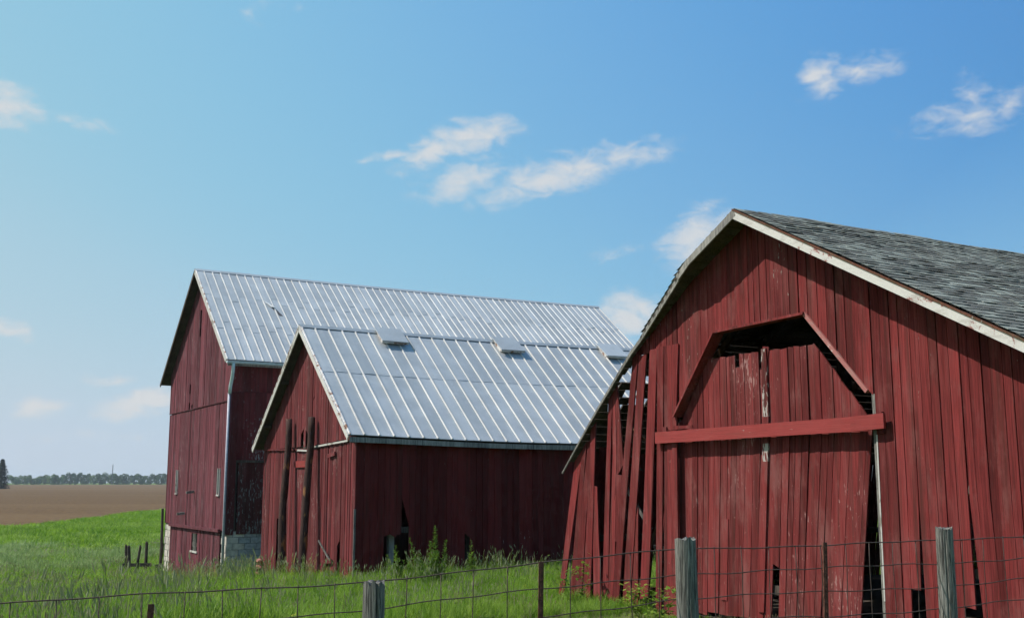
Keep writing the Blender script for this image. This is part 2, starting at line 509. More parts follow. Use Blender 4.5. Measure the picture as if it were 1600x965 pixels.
t = NT('tilled_soil')
v = t.coord('Object', (1, 1, 1))
rows = t.node('ShaderNodeTexWave', wave_type='BANDS', bands_direction='Y')
rows.inputs['Scale'].default_value = 0.42; rows.inputs['Distortion'].default_value = 1.5; rows.inputs['Detail'].default_value = 3
t.l.new(v, rows.inputs['Vector'])
clod = t.noise(v, 2.2, 8, 0.7); bigp = t.noise(t.coord('Object', (0.004, 0.03, 1)), 1.0, 5); gp = t.noise(t.coord('Object', (0.02, 0.10, 1), (7, 3, 0)), 1.0, 4)
c = t.mix(t.ramp(clod, .35, .68), (0.066, 0.036, 0.017), (0.165, 0.105, 0.050))
c = t.mix(t.math('MULTIPLY', t.ramp(bigp, .42, .66), .55), c, (0.170, 0.110, 0.056))
c = t.mix(t.math('MULTIPLY', rows.outputs['Fac'], .22), c, (0.048, 0.031, 0.021))
c = t.mix(t.math('MULTIPLY', t.ramp(gp, .68, .74), .6), c, (0.13, 0.16, 0.035))
t.bump(clod, 1.0, 0.15)
M['soil'] = t.finish(c, 0.95, 0, 0.1)

# ------------------------------------------------------------------ terrain
CTRL = np.array([(-3.05, 6.67, .45), (.16, 8, .52), (4.5, 9.75, .66), (9, 11.5, .6), (0, 0, .75), (-6, 0, .55), (6, 2, .8),
    (1.28, 22, .05), (6.65, 12.5, .36), (4, 17, .20), (12, 22, .3), (17, 20, .4), (-3.83, 27, 0.0), (9, 34, .1), (-2, 22, .02), (-4, 15, .15), (-8, 12, .15),
    (-7.6, 33.6, -.62), (-9.5, 36.4, -1.0), (-14, 44.5, -1.3), (-10, 22, -.35), (-12, 30, -.95), (-18, 30, -1.2), (-20, 44, -1.35),
    (-27, 59, -1.35), (-40, 87, -1.25), (-45, 140, -1.2), (5, 60, -.5), (20, 45, 0), (40, 40, .2), (40, 90, -.3), (-60, 60, -1.3), (-30, 15, -.8), (30, 10, .5), (0, 120, -1.0)])


def _tps():
    P = CTRL[:, :2]; n = len(P)
    d = np.linalg.norm(P[:, None] - P[None], axis=2)
    K = np.where(d > 0, d * d * np.log(d + 1e-9), 0) + np.eye(n) * 2.0
    A = np.zeros((n + 3, n + 3)); A[:n, :n] = K; A[:n, n] = 1; A[:n, n+1:] = P; A[n, :n] = 1; A[n+1:, :n] = P.T
    b = np.zeros(n + 3); b[:n] = CTRL[:, 2]
    return np.linalg.solve(A, b)


TPS = _tps()


def hg(x, y):
    x = np.asarray(x, float); y = np.asarray(y, float)
    sh = x.shape
    xf, yf = x.ravel(), y.ravel()
    d = np.hypot(xf[:, None] - CTRL[None, :, 0], yf[:, None] - CTRL[None, :, 1])
    n = len(CTRL)
    z = (np.where(d > 0, d * d * np.log(d + 1e-9), 0) @ TPS[:n]) + TPS[n] + TPS[n+1] * xf + TPS[n+2] * yf
    r = np.hypot(xf, yf)
    far = -1.25 + np.clip((r - 110) / 700, 0, 1) * 1.45
    k = np.clip((r - 45) / 60, 0, 1); k = k * k * (3 - 2 * k)
    z = np.clip(z, -1.6, 1.0)
    z = z * (1 - k) + far * k
    z = z + 0.03 * np.sin(xf * 1.3 + .4) * np.cos(yf * 1.1) * (1 - k)
    return z.reshape(sh)


def hz(x, y):
    return float(hg(np.array([x]), np.array([y]))[0])


def ground_mesh(name, mat, inside=None, lift=0.0):
    rr = np.concatenate([np.linspace(0.0, 60, 90), np.geomspace(61, 2600, 66)])
    aa = np.linspace(0, 2 * math.pi, 181)[:-1]
    rg, ag = np.meshgrid(rr[1:], aa, indexing='ij')
    X = rg * np.sin(ag); Y = rg * np.cos(ag); Z = hg(X, Y) + lift
    V = [(0, 0, hz(0, 0) + lift)] + list(zip(X.ravel(), Y.ravel(), Z.ravel()))
    na = len(aa); F = []
    for k in range(na): F.append((0, 1 + (k + 1) % na, 1 + k))
    for i in range(len(rr) - 2):
        for k in range(na):
            k2 = (k + 1) % na
            F.append((1 + i*na + k, 1 + i*na + k2, 1 + (i+1)*na + k2, 1 + (i+1)*na + k))
    o = mesh(name, V, F, mat, None, True, True)
    o['kind'] = 'structure'
    return o


ground_mesh('ground', M['turf'])

# ploughed field: strips from its near edge out to the far woods
edge = [(-260, 20), (-150, 45), (-100, 60), (-62, 74), (-47, 82), (-40, 88), (-39, 97), (-41.5, 116), (-44.5, 141), (-46, 175), (-40, 215), (-10, 250), (60, 275), (200, 290), (420, 300)]
edge_f = []
for (a, b) in zip(edge[:-1], edge[1:]):
    for k in range(6):
        q = k / 6; edge_f.append((a[0] * (1 - q) + b[0] * q + random.uniform(-.5, .5), a[1] * (1 - q) + b[1] * q + random.uniform(-.5, .5)))
edge_f.append(edge[-1])
V = []; F = []
NS = 26
for (x, y) in edge_f:
    a = math.atan2(x, y); r0 = math.hypot(x, y)
    for k in range(NS + 1):
        # march outwards in the direction the field runs, fanning out to the woods
        q = (k / NS) ** 2.2
        ex, ey = 960 * math.sin(max(-1.5, min(1.1, a * 1.0))), 960 * math.cos(max(-1.5, min(1.1, a * 1.0)))
        px, py = x + (ex - x) * q, y + (ey - y) * q
        V.append((px, py, hz(px, py) + 0.06))
for i in range(len(edge_f) - 1):
    for k in range(NS):
        b = i * (NS + 1) + k
        F.append((b, b + 1, b + NS + 2, b + NS + 1))
fo = mesh('ploughed_field', V, F, M['soil'], None, True, True)
fo['kind'] = 'structure'

# ------------------------------------------------------------------ barn building blocks
def jit(a): return random.uniform(-a, a)


def gab(sg):
    return lambda p, off: (off, sg * p[0], p[1])


def lonf(sg, s):
    return lambda p, off: (p[0], sg * (s + off), p[1])


def plank(parent, poly, fn, mat, off=0.0, th=0.024, twist=0.0, lean=0.0, name='plank'):
    """one board: 2D outline in the wall plane, outer face at off, th thick inward (+off is inward)"""
    xs = [p[0] for p in poly]; mid = sum(xs) / len(xs); zb = max(p[1] for p in poly)
    n = len(poly)
    def o(p): return off + twist * (p[0] - mid) + lean * (zb - p[1])
    v = [fn(p, o(p)) for p in poly] + [fn(p, o(p) + th) for p in poly]
    f = [tuple(range(n)), tuple(range(n, 2 * n))[::-1]] + [((i + 1) % n, i, n + i, n + (i + 1) % n) for i in range(n)]
    return mesh(name, v, f, mat, parent, False, True)


def board_wall(parent, fn, a0, a1, width, segs, mat, gap=0.007, out=-0.024, wob=0.005, twist=0.05, lean_fn=None, wvar=0.25):
    """segs(a, b) -> list of outlines (list of 2D points) for the board between a and b"""
    a = a0
    while a < a1 - 0.03:
        w = width * random.uniform(1 - wvar, 1 + wvar)
        b = min(a + w, a1)
        if a1 - b < 0.05: b = a1
        g = random.choice((gap * .4, gap, gap, gap * 1.8))
        for poly in segs(a + g / 2, b - g / 2):
            m_ = mat(0.5 * (a + b), poly) if callable(mat) else mat
            plank(parent, poly, fn, m_, out + jit(wob), 0.024, jit(twist))
        a = b


def roof_under(peak_s, peak_z, kl, kr):
    """height of a gable roof's line at s"""
    return lambda s: peak_z - (kr * (s - peak_s) if s > peak_s else kl * (peak_s - s))


def top_poly(a, b, zb_a, zb_b, top, peak):
    p = [(a, zb_a), (b, zb_b), (b, top(b))]
    if a < peak < b: p.append((peak, top(peak)))
    p.append((a, top(a)))
    return p


def gz(O, s, sg, t=0.0):
    x = O[0] + LX[0] * t + GX[0] * sg * s; y = O[1] + LX[1] * t + GX[1] * sg * s
    return hz(x, y)


def metal_roof(barn, ps, pz, s_lo, s_hi, kl, kr, t0, t1, pitch_w, mat, rows_fn, sagf):
    """two slopes of seamed sheets on a deck; the camera sees the low-s slope"""
    cr, sr = math.cos(math.atan(kr)), math.sin(math.atan(kr))
    def P(side, t, d, h):
        # side -1: slope towards low s; d metres down from ridge; h above the sheet plane
        s = ps + side * (d * cr + h * sr) if side > 0 else ps - (d * cr + h * sr)
        z = pz - d * sr + h * cr - sagf(t, d)
        return (t, s, z)
    dl = (ps - s_lo) / cr; dh = (s_hi - ps) / cr
    mb = MB(); NT_ = 16
    for side, dm in ((-1, dl), (1, dh)):
        for i in range(NT_):
            ta = t0 + .02 + (t1 - t0 - .04) * i / NT_; tb = t0 + .02 + (t1 - t0 - .04) * (i + 1) / NT_
            mb.hexa([P(side, ta, .01, -.045), P(side, tb, .01, -.045), P(side, tb, dm - .02, -.045), P(side, ta, dm - .02, -.045),
                     P(side, ta, .01, -.012), P(side, tb, .01, -.012), P(side, tb, dm - .02, -.012), P(side, ta, dm - .02, -.012)])
    bmv = mb
    roof = bmv.build('roof', M['wood_dark'], barn)
    ncol = int(round((t1 - t0) / pitch_w)); w = (t1 - t0) / ncol
    for side, dm in ((-1, dl), (1, dh)):
        for c in range(ncol):
            ta, tb = t0 + c * w, t0 + (c + 1) * w
            cuts = [0.02] + (rows_fn(c, dm) if side < 0 else []) + [dm]
            for q in range(len(cuts) - 1):
                d0, d1 = cuts[q], cuts[q + 1]
                h0 = .002 + jit(.002); e = jit(.003)
                if q < len(cuts) - 2: d1 += .04
                lift = .006 * (len(cuts) - 2 - q)
                dd = [d0, (d0 + d1) / 2, d1]; v = []; f = []
                bow = random.uniform(0, .006)
                for j, d in enumerate(dd):
                    for tt, hh in ((ta + .004, 0), ((ta + tb) / 2, bow), (tb - .004, 0)):
                        v.append(P(side, tt + 0, d, h0 + lift + hh + e * (tt - ta) / w + (.004 if j == 2 else 0)))
                for j in range(2):
                    for k in range(2):
                        b = j * 3 + k; f.append((b, b + 1, b + 4, b + 3))
                nv = len(v)
                # lower lip gives the sheet an edge
                v += [(x, y, z - .012) for (x, y, z) in v[6:9]]
                f += [(6, 7, nv + 1, nv), (7, 8, nv + 2, nv + 1)]
                mesh('roof_panel', v, f, mat, roof)
        for c in range(ncol + 1):
            tt = t0 + c * w; tt = min(max(tt, t0 + .02), t1 - .02)
            mb = MB(); nd = 5
            ws, hs = .026, .034
            dj = [jit(.004) for _ in range(nd + 1)]
            prof = [(-ws, 0), (-ws * .62, hs), (ws * .62, hs), (ws, 0)]
            for i in range(nd + 1):
                d = .03 + (dm - .03) * i / nd
                for (px, ph) in prof: mb.v.append(P(side, tt + px + dj[i], d, ph + .002))
            for i in range(nd):
                for k in range(3):
                    b = i * 4 + k; mb.f.append((b, b + 1, b + 5, b + 4))
            b = nd * 4; mb.f.append((b, b + 1, b + 2, b + 3))
            mb.build('seam', M['seam'] if c > 0 else M['seam_rust'], roof)
    # ridge cap
    mb = MB(); n = 16
    for i in range(n + 1):
        tt = t0 - .02 + (t1 - t0 + .04) * i / n
        for side, d, h in ((-1, .13, .036), (-1, .0, .052), (1, .13, .036)):
            mb.v.append(P(side, tt, d, h))
    for i in range(n):
        for k in range(2):
            b = i * 3 + k; mb.f.append((b, b + 1, b + 4, b + 3))
    mb.build('ridge_cap', mat, roof)
    return roof, P, dl, dh


# ================================================================== TALL BARN (far left)
OA = (-9.14, 36.0)
barnA = empty('tall_barn', (OA[0], OA[1], 0), YAW)
tag(barnA, 'tallest faded red barn with long seamed metal roof and block foundation, at far left', 'barn')
A_S0, A_S1, A_PS, A_PZ, A_K, A_LEN = 0.50, 9.70, 5.12, 10.30, 0.766, 17.6
topA = roof_under(A_PS, A_PZ - .085, A_K, A_K)
roofA, PA, dlA, dhA = metal_roof(barnA, A_PS, A_PZ, 0.05, 10.28, A_K, A_K, -0.33, A_LEN + .33, 0.31, M['tin_a'],
    lambda c, dm: [dm * (.30 + .05 * (c % 2) + jit(.015)), dm * (.62 + .06 * ((c + 1) % 2) + jit(.02))], lambda t, d: .05 * math.sin(max(0, t) / 17 * math.pi))
# rake boards
for side, dm in ((-1, dlA), (1, dhA)):
    mb = MB()
    for i in range(6):
        d0, d1 = dm * i / 6, dm * (i + 1) / 6
        a, b = PA(side, -.345, d0, -.06), PA(side, -.345, d1, -.06)
        mb.bar(a, b, .03, .13, (1, 0, 0) if False else (0, 0, 1))
    mb.build('rake_board', M['trim_grey'] if side < 0 else M['wood_dark'], roofA)
# soffit boards on the far slope overhang and rafters inside
for k in range(9):
    tt = .25 + k * 2.1
    for side, dm in ((-1, dlA), (1, dhA)):
        mb = MB(); mb.bar(PA(side, tt, .05, -.12), PA(side, tt, dm - .06, -.12), .06, .14); mb.build('rafter', M['wood_dark'], roofA)
# torn sheet hole: flat patch, its dark colour stands in for the shade inside
tear = MB(); a = PA(-1, 2.02, 2.25, .012); b = PA(-1, 2.30, 3.05, .012)
tear.v += [PA(-1, 1.98, 2.3, .014), PA(-1, 2.07, 2.25, .014), PA(-1, 2.2, 2.65, .014), PA(-1, 2.36, 3.1, .014), PA(-1, 2.22, 3.12, .014), PA(-1, 2.1, 2.7, .014)]
tear.f += [(0, 1, 2, 5), (5, 2, 3, 4)]
tear.build('hole_shade_patch', M['tear_shade'], roofA, False, False)
flap = MB(); flap.v += [PA(-1, 1.80, 1.95, .02), PA(-1, 2.02, 2.2, .03), PA(-1, 2.16, 2.62, .10), PA(-1, 2.02, 2.55, .05)]; flap.f += [(0, 1, 2, 3)]
flap.build('torn_flap', M['tin_a'], roofA, False, False)

# front gable
wallA = MB(); wallA.box(.03, .15, A_S0 + .03, A_S1 - .03, .70, .86)
gA = wallA.build('gable_wall', M['wood_dark'], barnA)
for zz in (2.0, 3.6, 5.0, 6.5, 8.2):
    hw = min(4.5, (topA(A_PS) - zz) / A_K - .15)
    mb = MB(); mb.box(.03, .13, A_PS - hw + .02, A_PS + hw - .02, zz, zz + .12); mb.build('girt', M['wood_dark'], gA)
for ss in (.62, 3.4, 6.7, 9.58):
    mb = MB(); mb.box(.14, .30, ss - .08, ss + .08, .8, topA(ss) - .1); mb.build('post', M['wood_dark'], gA)


def segA_up(a, b):
    m = (a + b) / 2
    lo = 5.12 + jit(.015)
    tops = lambda s: topA(s) - .01
    if abs(m - 5.13) < .10:      # narrow open slot
        return [top_poly(a, b, 8.78, 8.78, tops, A_PS), [(a, lo), (b, lo), (b, 7.78), (a, 7.78)]]
    if abs(m - 6.25) < .10:
        return [top_poly(a, b, 6.02, 6.14, tops, A_PS), [(a + .03, lo + .3), (b, lo + .22), (b - .02, 5.75), (a + .05, 5.62)]]
    if abs(m - 5.95) < .12:
        return [top_poly(a, b, 5.32, 5.22, tops, A_PS)]
    return [top_poly(a, b, lo, lo, tops, A_PS)]


board_wall(gA, gab(1), A_S0 - .02, A_S1 + .02, .20, segA_up, M['red_a'], out=-.030, twist=.09)


def segA_lo(a, b):
    m = (a + b) / 2; t_ = 5.085 + jit(.012)
    if abs(m - 1.62) < .13 or abs(m - 7.85) < .13:
        return [[(a, .80), (b, .80), (b, 2.02), (a, 2.02)], [(a, 2.82), (b, 2.82), (b, t_), (a, t_)]]
    if abs(m - 5.4) < .1: return [[(a, .80), (b, .84), (b, 1.45), (a, 1.5)], [(a, 1.52), (b, 1.47), (b, t_), (a, t_)]]
    return [[(a, .80 + jit(.02)), (b, .80 + jit(.02)), (b, t_), (a, t_)]]


board_wall(gA, gab(1), A_S0 - .02, A_S1 + .02, .20, segA_lo, M['red_a'], out=-.012, twist=.08)
# belt drip board
mb = MB(); mb.box(-.045, -.032, A_S0 - .02, A_S1 + .02, 5.095, 5.125); mb.build('belt_board', M['red_a'], gA)
# two narrow windows
for ss in (1.62, 7.85):
    mb = MB(); mb.box(.035, .045, ss - .11, ss + .11, 2.0, 2.85); w_ = mb.build('window', M['dark'], gA)
for ss in (1.62, 7.85):
    for dx in (-.13, .13):
        mb = MB(); mb.box(-.045, .01, ss + dx - .02, ss + dx + .02, 1.98, 2.86); mb.build('window_frame', M['trim_grey'], gA)
    mb = MB(); mb.box(-.06, .01, ss - .17, ss + .17, 1.93, 1.98); mb.build('window_sill', M['trim_grey'], gA)
    mb = MB(); mb.box(.0, .02, ss - .012, ss + .012, 2.0, 2.84); mb.build('window_bar', M['trim_grey'], gA)
for (s_, z_) in ((5.0, 2.05), (6.3, 1.25)):
    mb = MB(); mb.bar((-.04, s_, z_), (-.32, s_ - .02, z_ - .03), .08, .09); mb.build('beam_end', M['wood'], gA)
# door track and stable doors under it
mb = MB(); mb.bar((-.09, 1.05, .80), (-.09, 8.45, .76), .09, .10); mb.build('door_track', M['red_a'], barnA)


def stable_door(s0, s1, z1, win=None):
    zb = min(gz(OA, s0, 1), gz(OA, s1, 1)) + .02
    mb = MB(); mb.box(-.005, .03, s0 + .05, s1 - .05, .1, .25)
    d = mb.build('stable_door', M['wood_dark'], barnA)
    def sg_(a, b):
        m = (a + b) / 2
        if win and win[0] < m < win[1]:
            return [[(a, zb), (b, zb), (b, win[2]), (a, win[2])], [(a, win[3]), (b, win[3]), (b, z1), (a, z1)]]
        return [[(a, zb + jit(.03)), (b, zb + jit(.03)), (b, z1), (a, z1)]]
    board_wall(d, gab(1), s0, s1, .21, sg_, M['red_a'], out=-.04, twist=.06)
    if win:
        mb = MB(); mb.box(.0, .01, win[0] - .1, win[1] + .1, win[2] - .05, win[3] + .05); mb.build('window', M['dark'], d)
        mb = MB(); mb.box(-.075, -.03, win[0] - .12, win[1] + .12, win[2] - .06, win[2]); mb.build('window_sill', M['trim_grey'], d)
        for q in (.3, .62):
            ss = win[0] + (win[1] - win[0]) * q
            mb = MB(); mb.bar((-.03, ss, win[2]), (-.03, ss + .12, win[3]), .09, .02, (1, 0, 0)); mb.build('broken_slat', M['wood_post'], d)
    return d


stable_door(1.12, 3.75, .74)
stable_door(3.78, 6.45, .72, (4.2, 4.95, -.04, .58))
stable_door(6.50, 8.55, .72)
# foundation: mortar core with blocks and whitewashed corner stones
mb = MB(); mb.box(.06, .30, 8.62, A_S1 - .02, -2.0, .78); mb.box(.06, .30, A_S0 + .02, 1.06, -2.0, .78); mb.box(.3, A_LEN - .1, A_S0 + .06, A_S0 + .30, -2.0, .66)
fA = mb.build('foundation', M['mortar'], barnA)
for (sa, sb) in ((A_S0, 1.08), (8.6, A_S1)):
    z = -1.6
    while z < .70:
        h = random.uniform(.16, .30); h = min(h, .74 - z)
        s = sa
        while s < sb - .05:
            w = random.uniform(.2, .45); e = min(s + w, sb)
            if sb - e < .1: e = sb
            if h > .05:
                poly = [(s + .012, z + .012 + jit(.01)), (e - .012, z + .012 + jit(.01)), (e - .014, z + h - .008), (s + .014, z + h - .008 + jit(.01))]
                plank(fA, poly, gab(1), M['whitewash'], .0 + jit(.015), .07, jit(.05), name='stone')
            s = e
        z += h
z = -1.6; row = 0
while z < .60:
    tt = .02 + (.2 if row % 2 else 0)
    if row % 2:
        plank(fA, [(.02, z + .008), (.205, z + .008), (.205, z + .192), (.02, z + .192)], lonf(1, A_S0), M['whitewash'], .0, .08, 0, name='block')
    while tt < 8.0:
        plank(fA, [(tt + .008, z + .008), (tt + .392, z + .008), (tt + .392, z + .192), (tt + .008, z + .192)], lonf(1, A_S0),
              M['whitewash'] if tt < .3 else M['block'], .012 + jit(.008), .08, jit(.01), name='block')
        tt += .4
    z += .2; row += 1
# long side wall towards the camera
mb = MB(); mb.box(.1, A_LEN - .05, A_S0 + .03, A_S0 + .15, .68, .82); sA = mb.build('side_wall', M['wood_dark'], barnA)
eaveA = topA(A_S0) - .02


def segA_side(a, b):
    m = (a + b) / 2
    lo = .66 + jit(.03)
    up = [(a, 5.40), (b, 5.40), (b, eaveA), (a, eaveA)]
    if .30 < m < 2.75: return [[(a, 3.12), (b, 3.12), (b, 5.385), (a, 5.385)], up]
    return [[(a, lo), (b, lo), (b, 5.385), (a, 5.385)], up]


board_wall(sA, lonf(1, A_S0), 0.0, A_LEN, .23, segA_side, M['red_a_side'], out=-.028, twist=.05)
mb = MB(); mb.box(.4, 2.65, A_S0 + .02, A_S0 + .05, 1.6, 1.75); dA = mb.build('side_door', M['wood_dark'], barnA)
board_wall(dA, lonf(1, A_S0), .32, 2.72, .24, lambda a, b: [[(a, .70), (b, .70), (b, 3.04), (a, 3.04)]], M['red_worn'] and red_paint('door_worn_grey', (0.055, 0.013, 0.013), (0.105, 0.024, 0.023), (0.13, 0.06, 0.058), wood=(0.17, 0.19, 0.185), peel=0.55, fade=0.5, seed=31), out=-.01, twist=.03)
mb = MB(); mb.box(.24, 2.8, A_S0 - .07, A_S0 - .03, 3.04, 3.12); mb.build('door_lintel', M['wood_dark'], dA)
mb = MB(); mb.box(-.04, -.004, A_S0 - .06, A_S0 + .1, .70, eaveA); mb.build('corner_board', M['red_a'], barnA)
# rear and far walls (closed shell)
mb = MB(); mb.box(.2, A_LEN, A_S1 - .06, A_S1 - .02, -1.6, topA(A_S1)); mb.build('far_side_wall', M['red_a'], barnA)
mb = MB(); mb.prism([(A_S0 + .05, -1.6), (A_S1 - .07, -1.6), (A_S1 - .07, topA(A_S1) - .02), (A_PS, topA(A_PS) - .02), (A_S0 + .05, topA(A_S0) - .02)], A_LEN - .06, A_LEN - .02, gab(1)); mb.build('rear_wall', M['red_a'], barnA)
# eave board, gutter and downpipe
ge = PA(-1, 0, dlA, 0)
mb = MB(); mb.box(-.3, A_LEN + .3, ge[1] + .01, ge[1] + .035, ge[2] - .2, ge[2] - .055); mb.build('fascia', M['wood'], barnA)
mb = MB(); ng = 8
for tt in (-.34, A_LEN):
    for k in range(ng + 1):
        a = math.pi * k / ng
        mb.v.append((tt, ge[1] - .055 + .07 * math.cos(a), ge[2] - .05 - .085 * math.sin(a) - (0.0 if tt < 0 else .05)))
for k in range(ng): mb.f.append((k, k + 1, ng + 2 + k, ng + 1 + k))
mb.f.append(tuple(range(ng + 1)))
mb.build('gutter', M['gutter'], barnA, True, False)
mb = MB(); mb.tube([(-.12, ge[1] - .055, ge[2] - .12), (-.12, ge[1] - .05, ge[2] - .30), (-.09, ge[1] + .12, ge[2] - .55), (-.07, A_S0 - .06, ge[2] - .85), (-.075, A_S0 - .03, ge[2] - 1.1)], .055, 10)
mb.build('downpipe_elbow', M['gutter'], barnA, True)
mb = MB(); mb.tube([(-.085, A_S0 - .0, ge[2] - 1.08), (-.085, A_S0 + .02, 2.5), (-.085, A_S0 - .02, -1.4)], .045, 10)
mb.build('downpipe', M['pipe'], barnA, True)

# ================================================================== MIDDLE BARN
OB = (-3.83, 27.0)
barnB = empty('low_barn', (OB[0], OB[1], 0), YAW)
tag(barnB, 'low red barn with seamed metal roof, three roof vents, in the middle', 'barn')
B_S0, B_S1, B_PS, B_PZ, B_K, B_LEN = 0.0, 7.60, 3.72, 6.71, 0.797, 15.0
topB = roof_under(B_PS, B_PZ - .085, B_K, B_K)
sagB = lambda t, d: (.045 + .012 * d) * math.sin(min(1, max(0, t / 11)) * math.pi)
roofB, PB, dlB, dhB = metal_roof(barnB, B_PS, B_PZ, -0.26, 7.86, B_K, B_K, -0.30, B_LEN + .3, 0.395, M['tin_b'],
    lambda c, dm: [dm * (.445 + jit(.004))], sagB)
for side, dm in ((-1, dlB), (1, dhB)):
    mb = MB()
    for i in range(6):
        d0, d1 = dm * i / 6, dm * (i + 1) / 6 + (.03 if i == 5 else 0)
        mb.bar(PB(side, -.318, d0, -.075), PB(side, -.318, d1, -.075), .03, .12)
    mb.build('rake_board', M['trim_white'] if side < 0 else M['trim_grey'], roofB)
    mb = MB()
    for i in range(6):
        d0, d1 = dm * i / 6, dm * (i + 1) / 6
        mb.bar(PB(side, -.325, d0, -.004), PB(side, -.325, d1, -.004), .03, .03)
    mb.build('rake_flashing', M['seam_rust'], roofB)
for k in range(8):
    tt = .25 + k * 2.0
    for side, dm in ((-1, dlB), (1, dhB)):
        mb = MB(); mb.bar(PB(side, tt, .05, -.12), PB(side, tt, dm - .06, -.12), .06, .13); mb.build('rafter', M['wood_dark'], roofB)
for ss in (.6, 1.9, 3.72, 5.4, 6.9):     # purlin ends under the gable overhang
    mb = MB(); mb.bar((-.28, ss, topB(ss) - .05), (.2, ss, topB(ss) - .05), .09, .09); mb.build('purlin_end', M['wood_dark'], roofB)
ev = PB(-1, 0, dlB, 0)
for i in range(3):
    ta, tb = -.28 + i * 5.2, -.28 + (i + 1) * 5.2 - .01
    if i == 2: tb = B_LEN + .28
    mb = MB()
    for j in range(4):
        a_, b_ = ta + (tb - ta) * j / 4, ta + (tb - ta) * (j + 1) / 4
        za, zb_ = PB(-1, a_, dlB, 0)[2], PB(-1, b_, dlB, 0)[2]
        mb.hexa([(a_, ev[1] + .012, za - .175), (b_, ev[1] + .012, zb_ - .175), (b_, ev[1] + .04, zb_ - .175), (a_, ev[1] + .04, za - .175),
                 (a_, ev[1] + .012, za - .05), (b_, ev[1] + .012, zb_ - .05), (b_, ev[1] + .04, zb_ - .05), (a_, ev[1] + .04, za - .05)])
    mb.build('eave_board', M['wood'], roofB)
# roof vents
for t0_ in (1.92, 5.78, 9.62):
    mb = MB()
    mb.hexa([PB(-1, t0_ + .05, .02, .0), PB(-1, t0_ + .75, .02, .0), PB(-1, t0_ + .75, .60, .0), PB(-1, t0_ + .05, .60, .0),
             PB(-1, t0_ + .05, .02, .10), PB(-1, t0_ + .75, .02, .10), PB(-1, t0_ + .75, .60, .13), PB(-1, t0_ + .05, .60, .13)])
    vent = mb.build('roof_vent', M['seam_rust'], barnB)
    mb = MB()
    mb.hexa([PB(-1, t0_, -.08, .085), PB(-1, t0_ + .82, -.08, .085), PB(-1, t0_ + .82, .72, .13), PB(-1, t0_, .72, .13),
             PB(-1, t0_, -.08, .115), PB(-1, t0_ + .82, -.08, .115), PB(-1, t0_ + .82, .72, .165), PB(-1, t0_, .72, .165)])
    mb.build('vent_lid', M['tin_b'], vent)
    mb = MB()
    mb.hexa([PB(-1, t0_, .70, .08), PB(-1, t0_ + .82, .70, .08), PB(-1, t0_ + .82, .725, .08), PB(-1, t0_, .725, .08),
             PB(-1, t0_, .70, .128), PB(-1, t0_ + .82, .70, .128), PB(-1, t0_ + .82, .725, .128), PB(-1, t0_, .725, .128)])
    mb.build('vent_lip', M['seam_rust'], vent)

mb = MB(); mb.box(.03, .15, .05, 7.55, 3.25, 3.40); gB = mb.build('gable_wall', M['wood_dark'], barnB)
for zz in (.9, 2.2, 4.6):
    hw = min(3.75, (topB(B_PS) - zz) / B_K - .15)
    mb = MB(); mb.box(.03, .12, B_PS - hw + .12, B_PS + hw - .02, zz, zz + .12); mb.build('girt', M['wood_dark'], gB)


def segB_up(a, b):
    m = (a + b) / 2
    lo = 3.40 + jit(.012) + (-.06 if m > 2.9 else .02) * (1 if m < 5 else .3)
    lo += .03 * math.sin(m * 1.7)
    tp = lambda s: topB(s) - .01
    if abs(m - 4.1) < .09: return [top_poly(a, b, 3.86, 3.72, tp, B_PS)]
    if abs(m - 3.62) < .08: return [top_poly(a, b, 3.70, 3.86, tp, B_PS)]
    if abs(m - 3.2) < .09: return [top_poly(a, b, 4.72, 4.62, tp, B_PS), [(a, lo), (b, lo), (b, 4.60), (a, 4.66)]]
    return [top_poly(a, b, lo, lo, tp, B_PS)]


board_wall(gB, gab(1), B_S0 - .02, B_S1 + .02, .17, segB_up, M['red_b'], out=-.034, twist=.08)


def segB_lo(a, b):
    m = (a + b) / 2
    zb = gz(OB, m, 1) + .02 + jit(.04)
    t_ = 3.345 + jit(.012) + .035 * math.sin(m * 1.7) - (.05 if 3 < m < 5 else 0)
    sh = -.035 * (1 if m < 1.5 else 0)
    if abs(m - 1.12) < .09:
        return [[(a, .95), (b, .80), (b, t_), (a, t_)]]
    if abs(m - 1.95) < .07:
        return [[(a, zb + .35), (b, zb + .25), (b, t_), (a, t_)]]
    if abs(m - 6.05) < .06: return [[(a, 1.35), (b, 1.35), (b, t_), (a, t_)]]
    return [[(a, zb), (b, zb), (b, t_), (a, t_)]]


def redB(m, poly):
    return M['red_b']


board_wall(gB, gab(1), B_S0 - .02, B_S1 + .02, .165, segB_lo, redB, out=-.012, twist=.09, wob=.008)
# sprung belt batten
for (p, q) in (((4.35, 3.30), (7.55, 3.36)), ((.45, 3.42), (3.1, 3.33)), ((3.35, 3.24), (4.4, 3.28))):
    mb = MB(); mb.bar((-.055, p[0], p[1]), (-.05, q[0], q[1]), .022, .045); mb.build('batten', M['trim_grey'] if q[0] < 5 else M['red_b'], gB)
for (s0, s1, z_) in ((1.35, 1.85, 3.10), (1.42, 2.0, .40)):
    mb = MB(); mb.bar((-.05, s0, z_ + .02), (-.05, s1, z_ - .03), .04, .10); mb.build('nailed_block', M['red_b'], gB)
mb = MB(); mb.bar((-.06, 1.55, .45), (-.22, 1.95, .92), .03, .04); mb.build('broken_slat', M['wood_post'], gB)
mb = MB(); mb.box(-.055, -.03, 3.65, 4.62, 2.80, 2.98); mb.build('cross_board', M['red_bar'], gB)
mb = MB(); mb.box(-.05, .0, -.055, -.03, .0, 1.75); mb.build('corner_trim', M['wood_post'], barnB)
